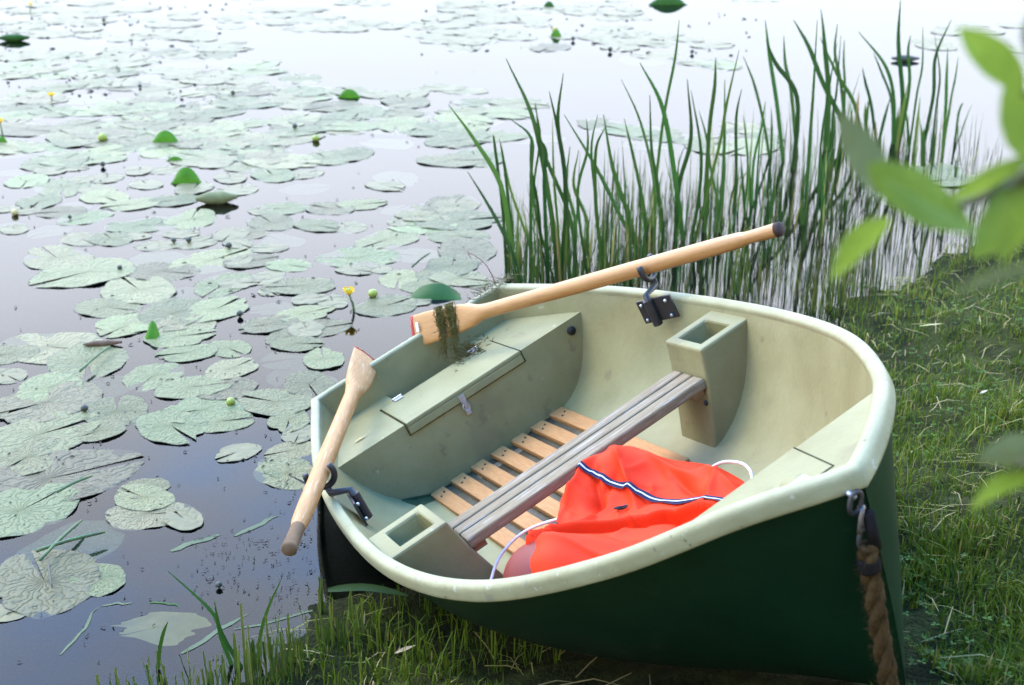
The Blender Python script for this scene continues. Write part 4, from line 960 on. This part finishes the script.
tb(820,0,2.284,[(5,[(178,330),(190,230),(180,100),(184,0)]),(4.5,[(168,330),(170,230),(150,150),(88,72)]),(4.5,[(235,340),(260,220),(265,130),(300,45)]),(4,[(205,345),(222,220),(235,150),(235,60)]),(4,[(285,330),(300,230),(310,180),(316,130)]),(4,[(255,345),(268,240),(275,170),(262,80)]),(4,[(130,330),(118,240),(105,190),(97,155)]),(4,[(20,340),(22,200),(10,80),(2,20)]),(4,[(60,330),(50,200),(35,120),(40,55)]),(4,[(95,330),(80,240),(40,170),(0,85)]),(3.5,[(55,300),(58,200),(55,140),(56,90)]),(4,[(105,330),(105,290),(104,260),(104,235)]),(4.5,[(168,320),(165,230),(140,160),(122,120)]),(4,[(310,320),(318,260),(325,240),(328,235)]),(6,[(238,380),(237,345),(237,320),(237,295)]),(4,[(280,360),(288,250),(290,180),(292,110)]),(4,[(180,345),(205,200),(202,120),(207,80)])])
reed_group = 'reeds standing in the shallow water'
def reed_label(px, py):
    if px < 605: return 'tall green reed shoot in the left clump just behind the stern', 'reeds of the left clump'
    if px < 760: return 'tall green reed shoot in the middle of the reed bed behind the far oar', 'reeds of the middle clump'
    return 'tall green reed shoot in the far right clump under the leafy branch', 'reeds of the right clump'
random.seed(3); nreed = 0
def inside_boat(p, m=.03):
    q = (MBT.T @ (p-TW))/S; return -.06 < q[0] < 3.3 and abs(q[1]) < gun(q[0])[0]+m
for pts, w in TR:
    mb = MB(); tn = rng.choice([.05,.2,.35,.5,.6,.7], p=[.15,.25,.25,.2,.1,.05])
    P0 = blade_px(mb, pts, w*.92, tn, rng.uniform(-.25,.25))
    for _ in range(rng.integers(0,3)):     # shorter companions from the same foot
        tn2 = rng.choice([.1,.4,.6,.75,.85,.97], p=[.2,.25,.2,.15,.12,.08])
        blade3(mb, P0+np.array([rng.normal(0,.02), rng.normal(0,.02), 0]), rng.uniform(.18,.55), rng.uniform(0,6.28), rng.uniform(0,.25), rng.uniform(0,.12), w/FPX*np.linalg.norm(P0-np.array([0,0,CAMH]))*.75, tn2)
    lb, g = reed_label(*pts[0]); tag(mb.build('reed', M['reed']), lb, 'reed', g); nreed += 1
def rand_reeds(x0, x1, y0, y1, n, h0, h1, dens=1.):
    global nreed
    for _ in range(n):
        px, py = rng.uniform(x0,x1), rng.uniform(y0,y1); P0 = at_z(px, py)
        if inside_boat(P0): continue
        mb = MB(); H = rng.uniform(h0,h1)
        for k in range(rng.integers(2,5)):
            tn = rng.choice([.05,.25,.45,.6,.72,.86,.97], p=[.15,.25,.2,.15,.1,.1,.05])
            blade3(mb, P0+np.array([rng.normal(0,.025), rng.normal(0,.025), 0]), H*rng.uniform(.5,1.), rng.uniform(0,6.28), rng.uniform(0,.16), (max(0,rng.normal(.02,.05)) if rng.random() < .85 else rng.uniform(.25,.55)), rng.uniform(.006,.012), tn)
        lb, g = reed_label(px, py); tag(mb.build('reed', M['reed']), lb, 'reed', g); nreed += 1
rand_reeds(508,605,258,284,14,.35,.75); rand_reeds(600,770,190,285,30,.25,.7); rand_reeds(765,860,165,240,18,.25,.6); rand_reeds(780,960,130,180,14,.25,.6); rand_reeds(860,960,175,235,10,.2,.4); rand_reeds(600,700,240,285,7,.3,.6)
rs = MB()
for _ in range(2600):
    r = rng.random()
    if r < .55: px, py = rng.uniform(600,880), rng.uniform(185,325)
    elif r < .85: px, py = rng.uniform(760,1000), rng.uniform(150,300)
    else: px, py = rng.uniform(505,640), rng.uniform(240,290)
    P0 = at_z(px, py)
    if inside_boat(P0): continue
    d, s = shore_d(P0[0], P0[1])
    if d > .25 or d < -2.4: continue
    h = rng.uniform(.04,.20) if rng.random() < .8 else rng.uniform(.2,.42)
    az = rng.uniform(0,6.28); ln = abs(rng.normal(0,.16)); t_ = np.array([math.cos(az),math.sin(az),0])*h*ln
    w = rng.uniform(.0025,.006)
    rs.ribbon([P0+np.array([0,0,-.05]), P0+t_*.4+np.array([0,0,h*.5]), P0+t_+np.array([0,0,h])], [w,w*.9,w*.2], np.array([math.cos(az+1.2),math.sin(az+1.2),0]), .3, tint=float(rng.choice([.05,.3,.5,.75,.92,1.], p=[.2,.25,.25,.12,.1,.08])))
stuff(rs.build('rush_stalks', M['rush']), 'thin short rush stalks crowding the shallow water behind the boat', 'rushes')

# ------------------------------------------------------------------ grass of the bank
gv = MB()
def blade(P0, h, az, lean, w, tint):
    t_ = np.array([math.cos(az),math.sin(az),0]); s_ = np.array([-t_[1],t_[0],0])*w/2
    a = P0+np.array([0,0,-.01]); b2 = P0+t_*h*lean*.35+np.array([0,0,h*.6]); c = P0+t_*h*lean+np.array([0,0,h*max(.25,1-.45*lean)])
    gv.add([a-s_, a+s_, b2+s_*.8, b2-s_*.8, c], [(0,1,2,3),(3,2,4)], tint=tint)
def under_boat(x, y, z):
    q = (MBT.T @ (np.array([x,y,z])-TW))/S
    if not (-.05 < q[0] < 3.25): return False
    g = gun(q[0]); return abs(q[1]) < g[0]*.62 and q[2] > -.50
def grass_field(name, n, hmin, hmax, wmin, wmax, tmean, tsd, seed, label):
    r = np.random.default_rng(seed)
    # density follows the distance to the viewpoint, so near and far read equally thick
    py = r.uniform(190, 900, n); px = r.uniform(-160, 1420, n)
    dy = (py-342.5)/FPX; dirz = -math.sin(PITCH)-dy*math.cos(PITCH); diry = math.cos(PITCH)-dy*math.sin(PITCH); dirx = (px-512)/FPX
    x = np.zeros(n); y = np.zeros(n); z = np.full(n, .2)
    for _ in range(8):
        k_ = (z-CAMH)/dirz; x = dirx*k_; y = diry*k_; z = .5*z+.5*ground_z(x, y)
    x += r.normal(0,.03,n); y += r.normal(0,.03,n); z = ground_z(x, y); d, s = shore_d(x, y)
    tuft = np.sin(x*9.3+2*np.sin(y*5.1))*np.sin(y*8.1+1.7*np.sin(x*4.3)); big = np.sin(x*2.1+1.)*np.sin(y*2.6+.5)
    ok = (d > -.08) & (y > .7) & ((d > .10) | (r.random(n) < .5)) & (r.random(n) < .62+.38*tuft)
    Q = (np.stack([x,y,z+.03],1)-TW)@MBT/S; gy_ = np.interp(Q[:,0], G[:,0], G[:,1])
    ok &= ~((Q[:,0] > -.05) & (Q[:,0] < 3.25) & (Q[:,1] > -gy_*.97) & (Q[:,1] < gy_*.75) & (Q[:,2] > -.62) & (Q[:,0] < 2.7)) & ~((Q[:,0] >= 2.7) & (Q[:,0] < 3.0) & (np.abs(Q[:,1]) < gy_*.5) & (Q[:,2] > -.6))
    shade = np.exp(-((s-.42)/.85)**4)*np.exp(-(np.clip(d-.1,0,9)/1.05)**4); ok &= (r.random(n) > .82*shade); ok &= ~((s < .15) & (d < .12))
    x, y, z, d, tuft, big, shade = [v[ok] for v in (x,y,z,d,tuft,big,shade)]; m = len(x)
    h = r.uniform(hmin,hmax,m)*(1+.35*tuft+.25*big)*np.where(d < .2, 1.3, 1.)*(1-.35*shade)*np.where(r.random(m) < .06, 1.8, 1.)
    az = r.uniform(0,6.283,m); lean = np.abs(r.normal(.55,.4,m)); w = r.uniform(wmin,wmax,m)
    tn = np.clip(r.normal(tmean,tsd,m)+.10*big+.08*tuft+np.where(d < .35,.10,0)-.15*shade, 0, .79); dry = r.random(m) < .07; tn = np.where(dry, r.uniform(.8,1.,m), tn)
    T = np.stack([np.cos(az),np.sin(az),0*az],1); N_ = np.stack([-np.sin(az),np.cos(az),0*az],1)*(w/2)[:,None]; P = np.stack([x,y,z],1); Z = np.array([0,0,1.])
    up = h*np.clip(1-.42*lean,.2,1)
    A = P-Z*.01; B = P+T*(h*lean*.30)[:,None]+Z*(up*.62)[:,None]; Cc = P+T*(h*lean)[:,None]+Z*up[:,None]
    V = np.stack([A-N_, A+N_, B+N_*.85, B-N_*.85, Cc],1).reshape(-1,3)
    base = np.arange(m)*5; me = bpy.data.meshes.new(name); me.vertices.add(m*5); me.vertices.foreach_set('co', V.ravel())
    L_ = np.stack([base,base+1,base+2,base+3,base+3,base+2,base+4],1).ravel(); me.loops.add(len(L_)); me.loops.foreach_set('vertex_index', L_)
    st_ = np.stack([np.arange(m)*7, np.arange(m)*7+4],1).ravel(); me.polygons.add(m*2); me.polygons.foreach_set('loop_start', st_)
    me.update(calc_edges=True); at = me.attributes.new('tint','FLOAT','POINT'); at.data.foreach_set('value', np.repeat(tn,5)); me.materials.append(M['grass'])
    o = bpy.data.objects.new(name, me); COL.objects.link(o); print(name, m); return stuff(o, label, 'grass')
grass_field('grass', 270000, .022, .060, .0022, .0055, .40, .20, 5, 'short rough green grass covering the bank')
# taller grass against the near side of the boat and along the shore
gv = MB()
for _ in range(420):
    px, py = rng.uniform(320,620), rng.uniform(600,700); p = at_z(px, py, .04); p[2] = float(ground_z(p[0],p[1]))
    if under_boat(p[0],p[1],p[2]+.05): continue
    blade(p, rng.uniform(.05,.16), rng.uniform(0,6.28), abs(rng.normal(.4,.3)), rng.uniform(.003,.006), float(np.clip(rng.normal(.35,.2),0,.85)))
for _ in range(800):
    x, y = rng.uniform(1.3,4.), rng.uniform(5.,8.); d, s = shore_d(x,y)
    if not -.15 < d < .5: continue
    blade(np.array([x,y,float(ground_z(x,y))]), rng.uniform(.05,.18), rng.uniform(0,6.28), abs(rng.normal(.35,.3)), rng.uniform(.003,.007), float(np.clip(rng.normal(.45,.22),0,.9)))
stuff(gv.build('long_grass', M['grass'], smooth=False), 'longer grass tufts along the water edge and against the hull', 'grass')
gv = MB()
for _ in range(1700):
    x, y = rng.uniform(-1.2,4.6), rng.uniform(1.2,7.5); d, s = shore_d(x,y)
    if d < .0: continue
    z = float(ground_z(x,y)); 
    if under_boat(x,y,z+.03): continue
    a = rng.uniform(0,6.28); L_ = rng.uniform(.04,.20); t_ = np.array([math.cos(a),math.sin(a),0]); zz = z+rng.uniform(.005,.04)
    P0 = np.array([x,y,zz]); gv.ribbon([P0, P0+t_*L_*.5+np.array([0,0,rng.uniform(-.005,.02)]), P0+t_*L_+np.array([0,0,rng.uniform(-.02,.01)])], [.003,.004,.0015], np.array([-t_[1],t_[0],.3]), .2, tint=float(rng.uniform(.84,1.)))
stuff(gv.build('dead_straw', M['grass']), 'dry straw scattered over the grass', 'straw')
gv = MB()
for _ in range(5000):
    x, y = rng.uniform(.6,4.5), rng.uniform(1.2,6.5); d, s = shore_d(x,y)
    if d < .25 or noise1(x*2.1+3)+noise1(y*2.5+1) < -.15: continue
    z = float(ground_z(x,y))
    if under_boat(x,y,z+.03): continue
    zz = z+rng.uniform(.012,.045); r = rng.uniform(.004,.008); a0 = rng.uniform(0,6.28); tn = float(np.clip(rng.normal(.5,.25),0,1)); c = np.array([x,y,zz])
    for k in range(3):
        a = a0+k*2.094; t_ = np.array([math.cos(a),math.sin(a),rng.uniform(-.1,.45)]); s_ = np.array([-math.sin(a),math.cos(a),0])
        gv.add([c, c+t_*r-s_*r*.7, c+t_*r*2, c+t_*r+s_*r*.7], [(0,1,2,3)], tint=tn)
stuff(gv.build('clover', M['clover'], smooth=False), 'clover-like ground cover low in the bank grass', 'ground cover')

# cut reed stubble at the water edge
def stub_clump(px, py, n, spread, h0, h1, label):
    c = at_z(px, py, .02); mb = MB()
    for _ in range(n):
        p = c+np.array([rng.normal(0,spread), rng.normal(0,spread*.6), 0]); p[2] = -.03
        h = rng.uniform(h0,h1)+.03; a = rng.uniform(0,6.28); ln = abs(rng.normal(0,.12)); t_ = np.array([math.cos(a),math.sin(a),0])*h*ln; tn = float(rng.choice([.5,.58,.66,.74,.8]))
        w = rng.uniform(.004,.008); mb.ribbon([p, p+t_*.5+np.array([0,0,h*.5]), p+t_+np.array([0,0,h])], [w,w,w*.85], np.array([math.cos(a+1.5),math.sin(a+1.5),0]), .35, tint=tn)
    return tag(mb.build('reed_stubble', M['rush']), label, 'reed stubble')
stub_clump(268,672,46,.055,.10,.19,'tall clump of cut yellow-green reed stubble at the water edge, topped straight')
stub_clump(232,690,40,.06,.06,.15,'cut reed stubble clump at the bottom edge left of the tallest one')
stub_clump(338,648,34,.04,.09,.17,'cut reed stubble clump standing against the boat shadow')
stub_clump(322,610,5,.012,.10,.15,'few cut reed stems standing alone in the water beside the boat shadow')
stub_clump(300,650,12,.03,.05,.12,'sparse cut stems between the two larger stubble clumps')
stub_clump(180,688,26,.07,.04,.12,'low sparse stubble at the bottom edge furthest left')
stub_clump(385,655,20,.06,.06,.14,'short stubble under the near side of the boat')
stub_clump(130,690,12,.05,.03,.10,'tiny stubble stems at the lower left corner of the bank')
stub_clump(745,290,22,.05,.10,.25,'pale cut reed clump at the right behind the far oar grip')
stub_clump(835,300,26,.06,.12,.26,'green and yellow cut reed clump at the shore right of the boat rim')
stub_clump(812,310,12,.03,.12,.22,'small cut reed clump close behind the far boat rim')
for i, (pts, lb) in enumerate([([(232,665),(222,640),(212,612),(168,571)],'long thin green blade arching out over the water from the stubble'),([(242,668),(228,645),(220,628),(214,600)],'thin blade rising beside the long arching one'),([(158,670),(160,650),(164,632),(168,622)],'short single blade sticking up at lower left'),([(258,660),(262,630),(270,605),(282,578)],'thin dark blade leaning right out of the stubble')]):
    mb = MB(); blade_px(mb, pts, 4, .35, .1); tag(mb.build('grass_blade', M['reed']), lb, 'grass blade')
fb = MB(); a, b2 = at_z(328,590,.10), at_z(408,596,.12)
fb.ribbon([a+(b2-a)*q+np.array([0,0,.02*math.sin(q*3.1)]) for q in np.linspace(0,1,8)], [.012,.02,.022,.022,.022,.02,.014,.004], np.array([0,.5,.8]), .15, tint=.3)
tag(fb.build('bent_blade', M['reed']), 'broad green reed blade lying across under the near rim', 'reed blade')
p = at_z(406,672,.04); p[2] = float(ground_z(p[0],p[1]))+.05; small_leaf(p, .07, .016, R_(35), M['dryleaf'], 'pale dry willow leaf on the grass below the boat')
p = at_z(982,405,.3); pg = at_z(982,405,float(ground_z(p[0],p[1]))); pg[2] += .05; small_leaf(pg, .05, .014, R_(40), M['dryleaf'], 'pale dry leaf on the grass right of the bow')
p = at_z(930,340,.3); pg = at_z(930,340,float(ground_z(p[0],p[1]))); pg[2] += .07; small_leaf(pg, .13, .012, R_(15), M['padold'], 'orange-brown dry blade on the grass right of the boat')

# ------------------------------------------------------------------ willow shrub whose twigs reach in at the right edge
sroot = np.array([1.55, .75, float(ground_z(1.55,.75))]); shrub = empty('willow_shrub', loc=tuple(sroot)); tag(shrub, 'leafy willow shrub reaching in from the right edge close to the camera, out of focus', 'shrub')
def twig(pts, r0, r1):
    pp = smooth_path(pts, 6); MB().tube([p-sroot for p in pp], list(np.linspace(r0,r1,len(pp))), 8).build('twig', M['bark'], shrub)
D0 = .95
twig([sroot, np.array([1.4,.85,1.2]), np.array([1.05,.95,1.78]), at_dist(1150,120,D0+.15), at_dist(1050,160,D0), at_dist(1015,182,D0), at_dist(960,205,D0), at_dist(905,214,D0)], .014, .0016)
twig([np.array([1.05,.95,1.78]), at_dist(1110,40,D0+.05), at_dist(1040,95,D0+.03), at_dist(1012,80,D0+.02)], .004, .0014)
twig([sroot, np.array([1.15,.85,1.2]), at_dist(1150,470,D0+.1), at_dist(1060,465,D0), at_dist(1015,462,D0)], .012, .0014)
def wleaf(px0, py0, px1, py1, wpx, m, D=D0, tiltd=.03, curl=.06, roll=.3, label=None):
    a = at_dist(px0, py0, D); b2 = at_dist(px1, py1, D-tiltd); L_ = np.linalg.norm(b2-a); ax_ = (b2-a)/L_; vd = (a-camv)/np.linalg.norm(a-camv)
    sd = np.cross(ax_, vd); sd /= np.linalg.norm(sd); nn = np.cross(sd, ax_); sd = sd*math.cos(roll)+nn*math.sin(roll); nn = np.cross(sd, ax_)
    w = wpx/FPX*D; rows = []; n = 18
    for i in range(n):
        q = i/(n-1); ww = w/2*max(math.sin(math.pi*q**.85)**.75, .02) if 0 < q < 1 else .0008
        c = a+ax_*L_*q+nn*curl*L_*math.sin(math.pi*q)
        rows.append([c+sd*ww*v+nn*(.25*abs(v)*ww+.06*ww*math.sin(q*22+v*3)) - sroot for v in (-1,-.5,0,.5,1)])
    o = MB().grid(rows).build('leaf', m, shrub)
    if label: o['label'] = label
wleaf(1024,92,960,28,34, M['willow']); wleaf(1040,165,1006,82,46, M['willow'], D0+.03, .0, .05, .25)
wleaf(884,196,838,112,36, M['willowpale'], D0, .0, .06, .25, 'pale grey-green leaf showing its underside'); wleaf(868,164,972,226,44, M['willow'], D0-.02, .0, .05, .15)
wleaf(1040,158,945,204,22, M['willow'], D0, .02, .05, .5); wleaf(1052,170,974,258,46, M['willow'], D0, .02, .05, .2)
wleaf(880,178,978,232,30, M['willow'], D0-.05, .0, .10, .7); wleaf(1046,196,1000,262,30, M['willow'], D0-.06, .0, .08, .5); wleaf(890,218,832,280,32, M['willow'], D0+.01, .0, .10, .6); wleaf(1050,266,948,296,20, M['willowpale'], D0-.2, .0, .05, .9)
wleaf(1050,448,978,460,34, M['willowpale'], D0, .0, .06, .5, 'pale leaf underside of the lower twig'); wleaf(1046,474,970,510,24, M['willow'], D0, .0, .15, .7)
wleaf(1080,20,1030,-30,34, M['willow']); wleaf(1090,200,1060,300,40, M['willow']); wleaf(1080,480,1040,560,34, M['willow'])
fo = MB()
for _ in range(900):
    q = rng.random(); c = np.array([1.75,.55,1.45])+rng.normal(0,1,3)*np.array([.30,.35,.45])
    if c[0] < .95+.0*q or (c[0]-.0)/max(c[1],.3) < .62: continue
    if abs(c[0]) < .62*c[1]: continue
    a = rng.normal(0,1,3); a[2] = -abs(a[2])*.6; a /= np.linalg.norm(a); s_ = np.cross(a, rng.normal(0,1,3)); s_ /= np.linalg.norm(s_); L_ = rng.uniform(.06,.10); c = c-sroot
    fo.add([c, c+a*L_*.45-s_*.014, c+a*L_, c+a*L_*.45+s_*.014], [(0,1,2,3)])
M['canopy'] = mat('willow_canopy', (.07,.12,.02), .55, .3, (.05,.09,.015), 3., trans=.3)
fo.build('foliage', M['willow'], shrub, smooth=False)
cp2 = MB()  # unseen overhead leaves, added to shade the bank at lower right
for _ in range(3600):
    c = np.array([2.9,1.1,3.4])+rng.normal(0,1,3)*np.array([.65,.95,.42])
    if c[2] < 2.55 or c[0] < 1.5: continue
    a = rng.normal(0,1,3); a /= np.linalg.norm(a); b2 = np.cross(a, rng.normal(0,1,3)); b2 /= np.linalg.norm(b2); L_ = rng.uniform(.08,.13); c = c-sroot
    cp2.add([c-a*L_/2, c+b2*L_*.25, c+a*L_/2, c-b2*L_*.25], [(0,1,2,3)])
cp2.build('canopy', M['canopy'], shrub, smooth=False)
for k in range(4):
    b_ = sroot+np.array([.15+.1*k,-.1*k,0]); twig([b_, b_+np.array([.05*k-.05,-.05,.8]), b_+np.array([.1*k,-.1+.05*k,1.6])], .013, .004)
